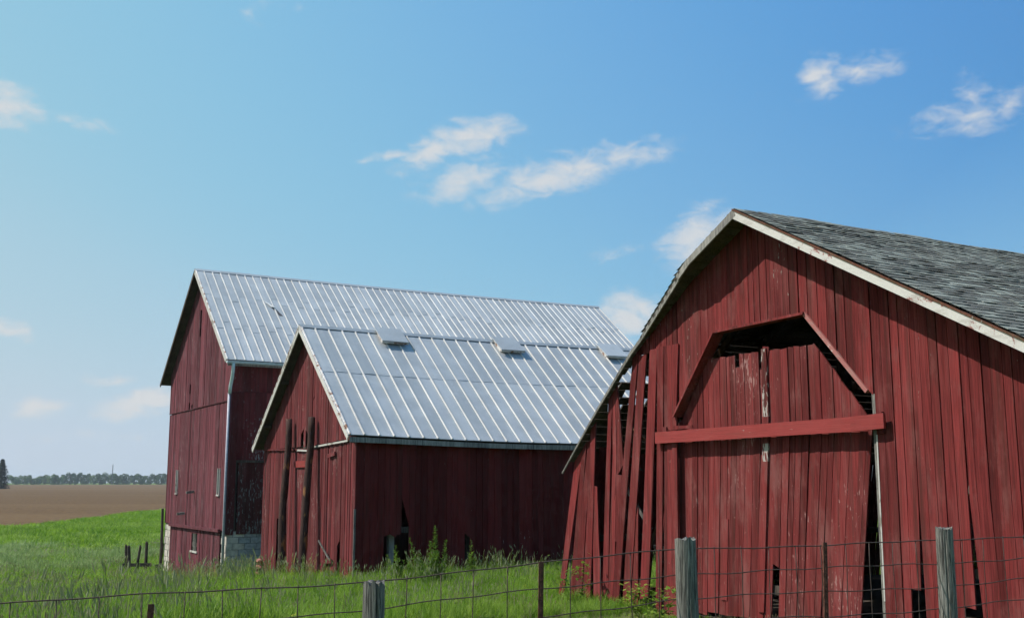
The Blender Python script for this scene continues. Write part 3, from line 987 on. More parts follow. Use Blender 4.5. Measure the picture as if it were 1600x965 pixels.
# long shaded wall
mb = MB(); mb.box(.1, B_LEN - .1, .04, .16, 1.15, 1.30); sB = mb.build('side_wall', M['wood_dark'], barnB)
mb = MB(); mb.box(.1, B_LEN - .1, .04, .16, 2.5, 2.62); mb.build('girt', M['wood_dark'], sB)
for tt in (.1, 1.05, 3.2, 6.0, 9, 12, 14.8):
    mb = MB(); mb.box(tt - .07, tt + .07, .17, .31, -.2, 3.4); mb.build('post', M['wood'] if tt == 1.05 else M['wood_dark'], sB)


def segB_side(a, b):
    m = (a + b) / 2
    zb = gz(OB, 0, 1, m) + .05 + jit(.06); t_ = PB(-1, m, dlB, 0)[2] - .07
    if .80 <= m < 1.25: return [[(a, 1.10 + jit(.08)), (b, 1.10 + jit(.08)), (b, t_), (a, t_)]]
    if 1.25 <= m < 1.46: return [[(a, 2.0), (a + (b - a) * .4, 1.75), (b, 1.35), (b, t_), (a, t_)]]
    if 2.9 <= m < 3.1: return [[(a, 1.1), (b, 1.0), (b, t_), (a, t_)]]
    if 1.9 <= m < 2.1: return [[(a, .55), (b, .45), (b, t_), (a, t_)]]
    return [[(a, zb), (b, zb), (b, t_), (a, t_)]]


board_wall(sB, lonf(1, B_S0), -.01, B_LEN, .185, segB_side, M['red_b_shaded'], out=-.024, twist=.06)
mb = MB(); mb.box(.2, B_LEN, B_S1 - .06, B_S1 - .02, -1.2, topB(B_S1) - .02); mb.build('far_side_wall', M['red_b'], barnB)
mb = MB(); mb.prism([(.06, -.6), (B_S1 - .07, -.6), (B_S1 - .07, topB(B_S1) - .02), (B_PS, topB(B_PS) - .02), (.06, topB(.06) - .02)], B_LEN - .06, B_LEN - .02, gab(1)); mb.build('rear_wall', M['red_b'], barnB)
# foundation stones at the gable's far corner
def stone(parent, c, r, mat, name='stone', seed=0):
    bm = bmesh.new(); bmesh.ops.create_icosphere(bm, subdivisions=2, radius=1)
    for v in bm.verts:
        nn = mnoise.noise(v.co * 1.4 + Vector((seed * 3.1, seed, 0)))
        v.co = Vector((v.co.x * r[0], v.co.y * r[1], v.co.z * r[2])) * (1 + .35 * nn)
        v.co += Vector(c)
    me = bpy.data.meshes.new(name); bm.to_mesh(me); bm.free(); me.materials.append(mat)
    return link(name, me, parent)


for i, (ds, dz_, r) in enumerate([(0, .05, (.16, .18, .10)), (.05, .25, (.14, .17, .11)), (-.02, .44, (.13, .16, .09)), (-.25, .02, (.15, .2, .1)), (.02, .62, (.11, .14, .08)), (-.45, -.02, (.14, .16, .08))]):
    stone(barnB, (-.12, 7.42 + ds, gz(OB, 7.5, 1) + dz_ + .05), r, M['stone_red'], seed=i + 1)
for i, (dt, ds) in enumerate([(-.6, 7.3), (-.75, 6.8), (-.55, 6.3), (-.9, 7.6), (-.7, 5.6), (-.8, 4.9)]):
    x = OB[0] + LX[0] * dt + GX[0] * ds; y = OB[1] + LX[1] * dt + GX[1] * ds
    o = stone(None, (0, 0, 0), (.22, .17, .12), M['stone'], 'stone_slab', seed=i + 11)
    o.location = (x, y, hz(x, y) + .06); o.rotation_euler = (0, 0, i)
    tag(o, 'pale flat field stone in the grass at the foot of the low barn gable', 'stone', 'field stones below the low barn gable')

# leaning log poles in front of the gable
def loc_to_world(O, t, s, z):
    return Vector((O[0] + LX[0] * t + GX[0] * s, O[1] + LX[1] * t + GX[1] * s, z))


def log_pole(top, bot, r0, r1, label, seed):
    a = loc_to_world(OB, *bot); b = loc_to_world(OB, *top)
    root = (a + b) / 2; root.z = a.z
    mb = MB(); n = 14
    pts = []; rad = []
    for i in range(n + 1):
        q = i / n
        p = a.lerp(b, q)
        p += Vector((mnoise.noise(Vector((q * 3, seed, 0))), mnoise.noise(Vector((q * 3, seed, 5))), 0)) * .06
        pts.append(p - a); rad.append((r0 * (1 - q) + r1 * q) * (1 + .12 * mnoise.noise(Vector((q * 9, seed, 9)))))
    mb.tube(pts, rad, 12)
    o = mb.build('log_pole', M['wood_pole'], None, True)
    o.location = a
    return tag(o, label, 'pole', 'log poles against the low barn gable')


log_pole((-.20, 4.72, 4.16), (-.45, 4.40, -.62), .125, .085, 'dark bark log pole with orange stain, left of the two on the low barn gable', 1.0)
log_pole((-.20, 2.80, 4.12), (-.45, 2.60, -.45), .110, .092, 'dark bark log pole, right of the two leaning on the low barn gable', 6.0)

# ================================================================== COLLAPSING BARN (right)
OC = (1.28, 22.0)
barnC = empty('collapsing_barn', (OC[0], OC[1], 0), YAW)
tag(barnC, 'collapsing red barn with shingle roof, barred double door and splayed boards, at right', 'barn')
C_PS, C_PZ, C_KR, C_LEN, C_S1, C_D = 5.45, 6.74, 0.535, 12.0, 10.95, 0.45
LPROF = [(5.45, 6.74), (3.82, 5.92), (2.15, 4.84), (.85, 3.70), (-.10, 2.80)]   # sagging left slope


def topC(s):
    if s >= C_PS: return C_PZ - C_KR * (s - C_PS)
    for (a, b) in zip(LPROF[:-1], LPROF[1:]):
        if b[0] <= s <= a[0]:
            return a[1] + (b[1] - a[1]) * (a[0] - s) / (a[0] - b[0])
    return LPROF[-1][1]


SG = -1
cr, sr = math.cos(math.atan(C_KR)), math.sin(math.atan(C_KR))


def PC(t, d, h):        # right slope
    return (t, SG * (C_PS + d * cr + h * sr), C_PZ - d * sr + h * cr)


dC = (C_S1 + .4 - C_PS) / cr
mb = MB(); mb.hexa([PC(-C_D, 0, -.05), PC(C_LEN + .4, 0, -.05), PC(C_LEN + .4, dC, -.05), PC(-C_D, dC, -.05), PC(-C_D, 0, -.015), PC(C_LEN + .4, 0, -.015), PC(C_LEN + .4, dC, -.015), PC(-C_D, dC, -.015)])
roofC = mb.build('roof', M['wood_dark'], barnC)

# left slope: lengthwise deck boards following the sagging profile, broken away low down
prof_len = [0]
for (a, b) in zip(LPROF[:-1], LPROF[1:]): prof_len.append(prof_len[-1] + math.hypot(a[0] - b[0], a[1] - b[1]))


def LP(d):
    for i in range(len(LPROF) - 1):
        if d <= prof_len[i + 1] or i == len(LPROF) - 2:
            q = (d - prof_len[i]) / (prof_len[i + 1] - prof_len[i])
            a, b = LPROF[i], LPROF[i + 1]
            tx, tz = (b[0] - a[0]), (b[1] - a[1]); l = math.hypot(tx, tz)
            return (a[0] + tx * q, a[1] + tz * q, tz / l * -1, tx / l * -1)   # point; outward normal is (-up) below


def PL(t, d, h):
    s, z, _, _ = LP(d)
    e = .02
    s2, z2, _, _ = LP(d + e)
    tx, tz = (s2 - s) / e, (z2 - z) / e
    nx, nz_ = tz, -tx            # rotate: upward/outward
    if nz_ < 0: nx, nz_ = -nx, -nz_
    return (t, SG * (s + nx * h), z + nz_ * h)


def tedge(d): return float(np.interp(d, [0, 1.5, 1.84, 3.5], [-C_D, -C_D, -.36, -.16]))


d = .02; Ltot = prof_len[-1]
while d < Ltot - .05:
    w = random.uniform(.17, .22)
    e = min(d + w - .012, Ltot)
    te = tedge(d) + .01
    runs = [(te, C_LEN + .4)]
    if 3.75 < d < 5.35:
        lim = .8 if d < 4.2 else 1.15
        runs = []; x = te; first = True
        while x < lim:
            L_ = random.uniform(.15, .5) if not first else random.uniform(.10, .26)
            runs.append((x, x + L_))
            x += L_ + (random.uniform(.15, .5) if random.random() < .75 else .02)
            first = False
        runs.append((lim + .1 + jit(.1), C_LEN + .4))
    for (x0, x1) in runs:
        rag = jit(.12)
        p = [PL(x0, d, -.05), PL(x1, d, -.05), PL(x1 + rag, e, -.05), PL(x0, e, -.05), PL(x0, d, -.02), PL(x1, d, -.02), PL(x1 + rag, e, -.02), PL(x0, e, -.02)]
        mb = MB(); mb.hexa(p); mb.build('deck_board', M['wood_dark'], roofC)
    d += w
mb = MB(); mb.bar((-C_D + .02, SG * C_PS, C_PZ - .13), (C_LEN + .38, SG * C_PS, C_PZ - .13), .05, .17); mb.build('ridge_board', M['wood_dark'], roofC)
# broken rafters
for i, tt in enumerate((.12, .9, 1.7, 2.6, 4.0, 6.0, 8.0, 10.0, 11.8)):
    for (d0, d1, m_) in ((.05, 1.85, 'wood_dark'), (1.7, 3.35 + jit(.25), 'wood_dark')) + (((3.1, 4.9, 'wood_brown'),) if i not in (0, 4) else ()):
        mb = MB(); mb.bar(PL(tt, d0, -.13), PL(tt + (jit(.35) if d0 > 3 else 0), d1, -.13 - (random.uniform(.0, .35) if d0 > 3 else 0)), .055, .13)
        mb.build('rafter', M[m_], roofC)
    mb = MB(); mb.bar(PC(tt, .05, -.125), PC(tt, dC - .1, -.125), .055, .13); mb.build('rafter', M['wood_dark'], roofC)
# hanging broken battens in the hole
for i in range(12):
    tt = random.uniform(.2, 2.2); ss = random.uniform(.7, 2.2); zz = topC(ss) - random.uniform(.15, .75)
    a = (tt, SG * ss, zz); b = (tt + jit(.6), SG * (ss + random.uniform(.3, .9)), zz + jit(.35))
    mb = MB(); mb.bar(a, b, .05, .025); mb.build('broken_batten', M['wood_brown' if i % 3 == 0 else 'wood_dark'], roofC)

# shingles: every one a tilted, slightly curled tab
def shingle_geo(t0, t1, d, fnP, curl, lift):
    ex = .20
    h0, h1 = .004, .012 + lift
    v = [fnP(t0, d, h0), fnP(t1, d, h0), fnP(t1, d + ex * .6, h1 * .55), fnP(t0, d + ex * .6, h1 * .55),
         fnP(t1 + jit(.006), d + ex + jit(.012), h1 + curl), fnP(t0 + jit(.006), d + ex + jit(.012), h1 + curl * .6),
         fnP(t1, d + ex, h1 + curl - .007), fnP(t0, d + ex, h1 + curl * .6 - .007)]
    f = [(0, 1, 2, 3), (3, 2, 4, 5), (5, 4, 6, 7), (0, 3, 5, 7), (1, 6, 4, 2)]
    return v, f


tabs = []
d = .0; row = 0
while d < dC - .15:
    tt = -C_D - .025 + jit(.012); tt0 = tt
    while tt < C_LEN + .35:
        w = random.uniform(.20, .36) if tt != tt0 else random.uniform(.08, .36)
        tabs.append((tt, min(tt + w - .012, C_LEN + .41), d + jit(.015)))
        tt += w
    d += .150; row += 1


def in_view_size(t, d):
    p = PC(t, d, 0); x = OC[0] + LX[0] * p[0] + GX[0] * p[1]; y = OC[1] + LX[1] * p[0] + GX[1] * p[1]
    px = 800 + 1700 * x / y
    return (math.hypot(x, y) if px < 1610 and y > 1 else 1e6 + math.hypot(x, y))


tabs.sort(key=lambda q: in_view_size(q[0], q[2]))
restv = []; restf = []; restr = []


def wavy(t, d): return .009 * math.sin(t * 2.3 + d * .7) + .006 * math.sin(d * 3.1 + t * .6) + .01


for i, (a, b, d) in enumerate(tabs):
    hb = wavy(a, d)
    v, f = shingle_geo(a, b, d, lambda t, dd, h: PC(t, dd, h + hb), random.choice((0, 0, 0, 0, .003, .006, .012)), random.uniform(0, .005))
    rv = random.random() * .8 + .2 * mnoise.noise(Vector((a * .8, d * .8, 0)))
    if random.random() < .06: rv = -.2
    if i < 300:
        o = mesh('shingle', v, f, M['shingle'], roofC)
        at_ = o.data.attributes.new('rnd', 'FLOAT', 'FACE'); at_.data.foreach_set('value', [rv] * len(f))
    else:
        base = len(restv); restv += v; restf += [tuple(base + q for q in ff) for ff in f]; restr += [rv] * len(f)
d = .0
while d < 3.2:                                    # the upper left slope, seen only from the side
    tt = tedge(d)
    while tt < C_LEN + .35:
        w = random.uniform(.22, .36)
        v, f = shingle_geo(tt, tt + w - .012, d, PL, random.choice((0, 0, .01)), random.uniform(0, .01))
        base = len(restv); restv += v; restf += [tuple(base + q for q in ff) for ff in f]; restr += [random.random()] * len(f)
        tt += w
    d += .15
so = mesh('shingle_courses', restv, restf, M['shingle'], roofC)
so['kind'] = 'stuff'
at_ = so.data.attributes.new('rnd', 'FLOAT', 'FACE'); at_.data.foreach_set('value', restr)

# rake trim
mb = MB()
for i in range(8):
    d0, d1 = dC * i / 8, dC * (i + 1) / 8
    mb.hexa([PC(-C_D - .03, d0, -.155), PC(-C_D - .03, d1, -.155), PC(-C_D - .003, d1, -.155), PC(-C_D - .003, d0, -.155),
             PC(-C_D - .03, d0, -.035), PC(-C_D - .03, d1, -.035), PC(-C_D - .003, d1, -.035), PC(-C_D - .003, d0, -.035)])
mb.build('rake_board', M['trim_white'], roofC)
mb = MB(); mb.hexa([PC(-C_D - .045, 0, -.033), PC(-C_D - .045, dC, -.033), PC(-C_D + .02, dC, -.033), PC(-C_D + .02, 0, -.033), PC(-C_D - .045, 0, -.010), PC(-C_D - .045, dC, -.010), PC(-C_D + .02, dC, -.010), PC(-C_D + .02, 0, -.010)])
mb.build('drip_edge', red_paint('drip_edge_red', (0.07, 0.03, 0.02), (0.14, 0.055, 0.035), (0.15, 0.08, 0.06), peel=.2, seed=41), roofC)


def left_fascia(d0, d1, hi, lo0, lo1, tx, n, mat):
    mb = MB()
    for i in range(n):
        a, b = d0 + (d1 - d0) * i / n, d0 + (d1 - d0) * (i + 1) / n
        la, lb = lo0 + (lo1 - lo0) * i / n, lo0 + (lo1 - lo0) * (i + 1) / n
        ta_, tb_ = tedge(a) + tx - .004, tedge(b) + tx - .004
        mb.hexa([PL(ta_ - .028, a, la), PL(tb_ - .028, b, lb), PL(tb_, b, lb), PL(ta_, a, la), PL(ta_ - .028, a, hi), PL(tb_ - .028, b, hi), PL(tb_, b, hi), PL(ta_, a, hi)])
    mb.build('rake_board', mat, roofC)


left_fascia(0.0, 1.80, -.016, -.145, -.125, 0, 4, M['wood'])
left_fascia(1.62, 3.45, -.016, -.115, -.095, .03, 6, M['wood'])
left_fascia(3.42, Ltot + .28, -.03, -.10, -.06, .03, 8, M['wood_post'])

# front wall: door opening trapezoid
OPEN = [(3.30, 3.58), (4.40, 4.88), (6.50, 4.92), (7.70, 3.62)]


def open_top(s):
    if s < 3.30 or s > 7.72: return None
    for (a, b) in zip(OPEN[:-1], OPEN[1:]):
        if a[0] <= s <= b[0]: return a[1] + (b[1] - a[1]) * (s - a[0]) / (b[0] - a[0])
    return 3.60


mb = MB(); mb.box(.03, .18, SG * 10.85, SG * 7.80, 3.0, 3.14); gC = mb.build('gable_wall', M['wood_dark'], barnC)
for zz, s0, s1 in ((1.2, 7.8, 10.85), (5.12, 3.6, 7.3), (5.85, 4.4, 6.7)):
    mb = MB(); mb.box(.03, .15, SG * s1, SG * s0, zz, zz + .12); mb.build('girt', M['wood_dark'], gC)
for ss in (3.14, 7.86, 10.85):
    mb = MB(); mb.box(.12, .28, SG * ss - .08, SG * ss + .08, -.1, topC(ss) - .3); mb.build('post', M['wood_dark'], gC)
tC = lambda s: topC(s) - .065


def segC(a, b):
    m = (a + b) / 2
    oa = open_top(m)
    if oa is not None:
        lo_a = open_top(max(3.3, a)) or oa; lo_b = open_top(min(7.72, b)) or oa
        if random.random() < .12: return [top_poly(a, b, lo_a, lo_b, tC, C_PS)]
        return [top_poly(a, b, lo_a, lo_b, tC, C_PS)]
    zb = gz(OC, m, SG) + .06 + jit(.05)
    if m < 3.3:
        return [top_poly(a, b, 4.70 + jit(.05), 4.70 + jit(.05), tC, C_PS)]
    if 8.28 < m < 8.45: return [top_poly(a, b, 1.02, .94, tC, C_PS)]
    if 9.12 < m < 9.30: return [top_poly(a, b, .92 + jit(.05), .84, tC, C_PS)]
    if 7.95 < m < 8.2 and topC(m) > 4.9: return [top_poly(a, b, 4.80, 4.80, tC, C_PS), [(a, zb), (b, zb), (b, 4.79), (a, 4.79)]]
    return [top_poly(a, b, zb, zb, tC, C_PS)]


board_wall(gC, gab(SG), 2.05, 7.74, .165, segC, M['red_c'], out=-.024, twist=.11, gap=.009)
# right of the door, with two cracks that open downwards
def fan(a, b, crack_top, crack_z, lean):
    pass


aa = 7.76
cracks = {8.28: .05, 9.13: .13}
while aa < C_S1 - .04:
    w = .155 * random.uniform(.78, 1.25); b = min(aa + w, C_S1)
    if C_S1 - b < .06: b = C_S1
    g = random.choice((.005, .008, .012, .018))
    m = (aa + b) / 2
    zb = gz(OC, m, SG) + .06 + jit(.05)
    sh = .0
    if m < 8.36: sh = -.05 * max(0, (m - 7.76) / .6)
    elif m < 9.2: sh = .015
    elif m < 9.9: sh = .13 * (1 - (m - 9.2) / .7)
    z_c = 2.2
    if 8.24 < m < 8.44: zb = .98 + jit(.05)
    if 9.04 < m < 9.22: zb = .86 + jit(.04)
    pts = [(aa + g / 2 + sh, zb), (b - g / 2 + sh, zb + jit(.02)), (b - g / 2 + sh * .1, max(z_c, zb + .1)), (b - g / 2, tC(b - g / 2)), (aa + g / 2, tC(aa + g / 2)), (aa + g / 2 + sh * .1, max(z_c, zb + .1))]
    if 8.0 < m < 8.14:     # board with a split beside the bar's end
        pts[2] = (b - g / 2 - .03, 3.35)
    plank(gC, pts, gab(SG), M['red_c'], -.024 + jit(.006), .024, jit(.10))
    aa = b
# splayed and fallen boards of the open left bay: outlines in (s, z), outward lean
FALLEN = [([(-.50, .10), (-.33, .10), (.31, 3.05), (.03, 2.82)], .10), ([(-.21, .05), (0.0, .05), (.49, 3.18), (.31, 3.03)], .06),
    ([(.05, .05), (.29, .05), (.63, 3.22), (.50, 3.18)], .05), ([(.34, .08), (.57, .08), (.76, 3.60), (.61, 3.61)], .04), ([(.66, .04), (.94, .04), (.79, 2.3), (.70, 2.33)], .03),
    ([(.94, .10), (1.14, .10), (1.35, 4.27), (1.22, 4.28)], .03), ([(1.13, .10), (1.33, .10), (1.46, 2.9), (1.46, 4.24), (1.36, 4.27), (1.34, 2.9)], .02), ([(1.46, 2.49), (1.70, 2.72), (1.52, 4.22), (1.47, 4.24)], .0), ([(1.32, 1.28), (1.43, 1.31), (1.63, 2.52), (1.42, 2.55)], -.02),
    ([(1.30, .15), (1.53, .15), (2.23, 4.70), (2.06, 4.70)], .05), ([(1.56, .17), (1.83, .19), (2.50, 4.70), (2.25, 4.70)], .03), ([(1.84, .08), (2.08, .08), (2.15, 1.95), (2.09, 1.80)], .01),
    ([(2.22, .34), (2.46, .38), (2.79, 4.78), (2.57, 4.78)], .05), ([(2.52, .05), (2.68, .05), (2.99, 4.80), (2.81, 4.80)], -.05), ([(2.76, .05), (2.90, .05), (3.06, 4.80), (2.99, 4.80)], -.03),
    ([(2.92, .05), (3.06, .05), (3.20, 4.80), (3.07, 4.80)], .0), ([(3.08, .05), (3.27, .05), (3.32, 3.6), (3.42, 4.80), (3.21, 4.80), (3.20, 3.6)], .0)]
for poly, ln in FALLEN:
    poly = [(a_, min(b_, topC(max(a_, -.1)) - .07)) for (a_, b_) in poly]
    if len(poly) == 4 and poly[2][1] - poly[0][1] > 1.5:
        bw = jit(.03)
        mL = ((poly[0][0] + poly[3][0]) / 2 + bw, (poly[0][1] + poly[3][1]) / 2); mR = ((poly[1][0] + poly[2][0]) / 2 + bw, (poly[1][1] + poly[2][1]) / 2)
        poly = [poly[0], poly[1], mR, poly[2], poly[3], mL]
    zt = max(p[1] for p in poly)
    cx = sum(p[0] for p in poly) / len(poly)
    plank(gC, poly, gab(SG), M['red_c'], -.04 + jit(.012), .026, jit(.12), -ln * .25)
# opening trim and reveals
def trim(p, q, o0, o1, w, mat, name='opening_trim'):
    """board along p->q standing o0..o1 deep, w thick into the opening"""
    dx, dz_ = q[0] - p[0], q[1] - p[1]; l = math.hypot(dx, dz_); nx, nz_ = dz_ / l * w, -dx / l * w
    poly = [p, q, (q[0] + nx, q[1] + nz_), (p[0] + nx, p[1] + nz_)]
    plank(gC, poly, gab(SG), mat, o0, o1 - o0, 0, 0, name)


trim((3.27, 3.54), (4.40, 4.90), -.10, .14, .035, M['red_c'])
trim((4.38, 4.905), (6.50, 4.945), -.09, .10, .04, M['red_c'])
trim((6.50, 4.945), (7.66, 3.68), -.055, .03, .06, M['trim_red'])
mb = MB(); mb.box(-.02, .12, SG * 7.76, SG * 7.70, .3, 3.62); mb.build('door_jamb', M['wood_post'], gC)
mb = MB(); mb.bar((-.030, SG * 7.752, .8), (-.030, SG * 7.765, 3.05), .008, .022); mb.build('jamb_edge', M['trim_grey'], gC)

# double door: two leaves hung a little inside the wall
def leaf_top(s):
    if s < 4.05: return 3.38 + (4.47 - 3.38) * (s - 3.26) / (4.05 - 3.26)
    if s < 6.56: return 4.47 + (s - 4.05) * -.006
    return 4.455 + (3.22 - 4.455) * (s - 6.56) / (7.60 - 6.56)


def shear(s, z): return -(3.3 - z) / 2.8 * (.12 + .26 * (s - 3.2) / 4.4) if z < 3.3 else 0.0


for (s0, s1, bulge) in ((3.18, 5.50, .0), (5.53, 7.60, .0)):
    mb = MB()
    for zz in (.75, 2.95):
        mb.bar((.13, SG * (s0 + .08 + shear(s0, zz)), zz), (.13, SG * (s1 - .08 + shear(s1, zz)), zz), .03, .14, (0, 0, 1))
    leaf = mb.build('door_leaf', M['wood_dark'], barnC)
    a = s0
    while a < s1 - .03:
        w = random.uniform(.09, .19); b = min(a + w, s1)
        if s1 - b < .05: b = s1
        g = random.choice((.004, .007, .010, .015))
        m = (a + b) / 2
        zb = gz(OC, m, SG) + .08 + jit(.05)
        ta, tb = leaf_top(max(3.26, a)) + jit(.02), leaf_top(b)
        if abs(m - 4.78) < .06: ta, tb = ta - .22, tb - .2
        P_ = lambda s, z: (s + shear(s, z), z)
        offx = .072 + jit(.007)
        mt = M['red_leaf']
        if abs(b - 5.50) < .01: ta = tb = 4.18
        if abs(m - 5.72) < .06:
            polys = [[P_(a, 1.15), P_(b, 1.1), P_(b, 3.3), (b, tb), (a, ta), P_(a, 3.3)]]
        else:
            polys = [[P_(a + g / 2, zb), P_(b - g / 2, zb), P_(b - g / 2, 1.8), P_(b - g / 2, 3.3), (b - g / 2, tb), (a + g / 2, ta), P_(a + g / 2, 3.3), P_(a + g / 2, 1.8)]]
        for poly in polys: plank(leaf, poly, gab(SG), mt, offx, .024, jit(.10))
        a = b
    if s0 < 4:
        plank(leaf, [(5.40, 4.12), (5.50, 4.10), (5.58, 4.52), (5.44, 4.54)], gab(SG), M['red_leaf'], .06, .02, 0)
        for (za, zb2, mm) in ((.4, 2.72, 'red_leaf'), (2.72, 3.0, 'red_worn'), (3.0, 3.42, 'red_leaf'), (3.42, 4.5, 'red_worn')):
            plank(leaf, [(5.41 + shear(5.45, za), za), (5.535 + shear(5.45, za), za), (5.535 + shear(5.45, zb2), zb2), (5.42 + shear(5.45, zb2), zb2)], gab(SG), M[mm], .038, .03, 0, name='meeting_batten')
    if s0 < 4:
        plank(leaf, [(4.42 + shear(4.5, .5), .5), (4.58 + shear(4.5, .5), .5), (4.58 + shear(4.5, 1.8), 1.8), (4.42 + shear(4.5, 1.8), 1.8)], gab(SG), M['red_leaf'], .064, .012, 0, name='patch_board')
# bar across the doors
plank(barnC, [(2.78, 3.075), (7.42, 3.105), (7.43, 3.315), (2.78, 3.275)], gab(SG), M['red_bar'], -.115, .045, 0, 0, 'door_bar')
plank(barnC, [(7.40, 3.10), (8.00, 3.125), (8.00, 3.335), (7.41, 3.313)], gab(SG), M['red_bar'], -.150, .045, 0, 0, 'door_bar')
for ss in (3.0, 7.85):
    mb = MB(); mb.box(-.07, -.02, SG * ss - .05, SG * ss + .05, 3.06, 3.36); mb.build('bar_bracket', M['red_c'], barnC)
plank(barnC, [(2.98, 3.30), (3.75, 3.31), (3.75, 3.36), (3.25, 3.37), (3.25, 3.31)], gab(SG), M['red_leaf'], -.06, .02, 0, 0, 'strap_hinge')
# side walls and rear wall
mb = MB(); mb.box(.1, C_LEN - .1, SG * (C_S1 - .05), SG * (C_S1 - .17), 1.2, 1.34); rC = mb.build('side_wall', M['wood_dark'], barnC)
board_wall(rC, lambda p, off: (p[0], SG * (C_S1 - off), p[1]), 0, C_LEN, .19, lambda a, b: [[(a, gz(OC, C_S1, SG, (a + b) / 2) + .05), (b, gz(OC, C_S1, SG, (a + b) / 2) + .05), (b, topC(C_S1) - .07), (a, topC(C_S1) - .07)]], M['red_c'], out=-.024)
mb = MB(); mb.bar((.3, SG * .16, 1.3), (C_LEN - .2, SG * .16, 1.3), .1, .12); lC = mb.build('broken_side_wall', M['wood_dark'], barnC)
tt = .02
while tt < C_LEN:
    w = random.uniform(.15, .22)
    zt = 3.02 + .2 * mnoise.noise(Vector((tt * 1.3, 0, 0))) + jit(.12)
    if random.random() < .12: zt -= random.uniform(.4, 1.0)
    zb = .05
    if random.random() < .92:
        v = [(tt, SG * -.30, zb), (tt + w - .008, SG * -.30, zb), (tt + w - .008, SG * (.30 * zt / 3 - .05), zt), (tt, SG * (.30 * zt / 3 - .05), zt + jit(.1))]
        v += [(x, y + SG * .025, z) for (x, y, z) in v]
        mesh('plank', v, [(0, 1, 2, 3), (7, 6, 5, 4), (0, 4, 5, 1), (1, 5, 6, 2), (2, 6, 7, 3), (3, 7, 4, 0)], M['red_c'], lC, False, True)
    tt += w
mb = MB(); mb.box(C_LEN - .2, C_LEN - .08, SG * 10.8, SG * .5, 2.4, 2.55); bC = mb.build('rear_wall', M['wood_dark'], barnC)
board_wall(bC, lambda p, off: (C_LEN - off, SG * p[0], p[1]), .5, C_S1, .22, lambda a, b: [top_poly(a, b, .15, .15, tC, C_PS)] , M['red_c'], out=-.02)
fv = []; ff = []
for i in range(13):
    for k in range(12):
        tt_, ss_ = .05 + i * (C_LEN - .1) / 12, .0 + k * (C_S1 - .1) / 11
        fv.append((tt_, SG * ss_, gz(OC, ss_, SG, tt_) + .05))
for i in range(12):
    for k in range(11): ff.append((i * 12 + k, i * 12 + k + 1, (i + 1) * 12 + k + 1, (i + 1) * 12 + k))
mesh('earth_floor', fv, ff, plain('packed_earth', (0.045, 0.036, 0.028), 0.95), barnC, False, True)
# interior posts, ties and fallen timber
for tt in (4.0, 8.0):
    for ss in (.9, 3.4, 7.5):
        mb = MB(); mb.box(tt - .09, tt + .09, SG * ss - .09, SG * ss + .09, -.1, topC(ss) - .25); mb.build('inner_post', M['wood_dark'], barnC)
    mb = MB(); mb.box(tt - .08, tt + .08, SG * 10.8, SG * .5, 3.0 if False else 2.75, 2.93); mb.build('tie_beam', M['wood_dark'], barnC)
for i, (a, b, m_) in enumerate([((.6, 1.1, .1), (1.0, 1.9, 2.7), 'wood_brown'), ((.5, .75, 2.55), (.9, 1.25, 1.5), 'wood'), ((.7, 1.6, 1.2), (1.3, 2.6, 1.05), 'wood'), ((.35, 2.3, .3), (.9, 2.1, 2.4), 'wood_dark'), ((.4, .6, .35), (.7, 3.0, .55), 'wood_brown')]):
    mb = MB(); mb.bar((a[0], SG * a[1], a[2]), (b[0], SG * b[1], b[2]), .10, .06)
    o = mb.build('fallen_timber', M[m_])
    o.location = (OC[0], OC[1], 0); o.rotation_euler = (0, 0, YAW)
    tag(o, 'fallen broken timber lying behind the splayed boards of the collapsing barn', 'timber', 'fallen timber in the open bay')

# ================================================================== FENCE
FU = np.array([.93, .38]); FU = FU / np.linalg.norm(FU)
FP = np.array([-3.12, 6.64])
FTOP = [(-5.0, 1.62), (-.08, 1.68), (2.2, 1.735), (3.45, 1.81), (4.72, 1.905), (6.0, 1.895), (7.3, 1.91), (8.2, 1.935), (12, 2.0), (18, 2.05)]


def ftop(u):
    return float(np.interp(u, [p[0] for p in FTOP], [p[1] for p in FTOP]))


def fpt(u, z, n=0.0):
    p = FP + FU * u
    return Vector((p[0] + FU[1] * n, p[1] - FU[0] * n, z))


fence = empty('wire_fence', tuple(fpt(-4.0, hz(*fpt(-4, 0)[:2]))))
tag(fence, 'rusty woven wire fence strung between the posts in front of the barns', 'fence')
forg = fence.location.copy()
DZ = [0, .184, .368, .55, .72, .87, 1.0]
for k, dz_ in enumerate(DZ):
    mb = MB(); u = -4.0; pts = []
    while u < 17.0:
        w = .012 * math.sin(u * 2.1 + k) + .006 * math.sin(u * 9 + k * 2)
        pts.append(fpt(u, ftop(u) - dz_ + w * (.6 if k == 0 else 1), .006 * math.sin(u * 5 + k)) - forg); u += .122
    mb.tube(pts, .0048 if k == 0 else .0042, 5)
    mb.build('line_wire', M['wire'], fence, True)
u = -4.0; si = 0
while u < 17.0:
    mb = MB(); bend = jit(.025) if random.random() < .7 else jit(.07)
    pts = [fpt(u + bend * q * q + jit(.004), ftop(u) + .008 - 1.02 * q, jit(.004)) - forg for q in (0, .18, .36, .54, .72, .86, 1.0)]
    mb.tube(pts, .0038, 5)
    mb.build('stay_wire', M['wire'], fence, True)
    u += .244 + jit(.01)


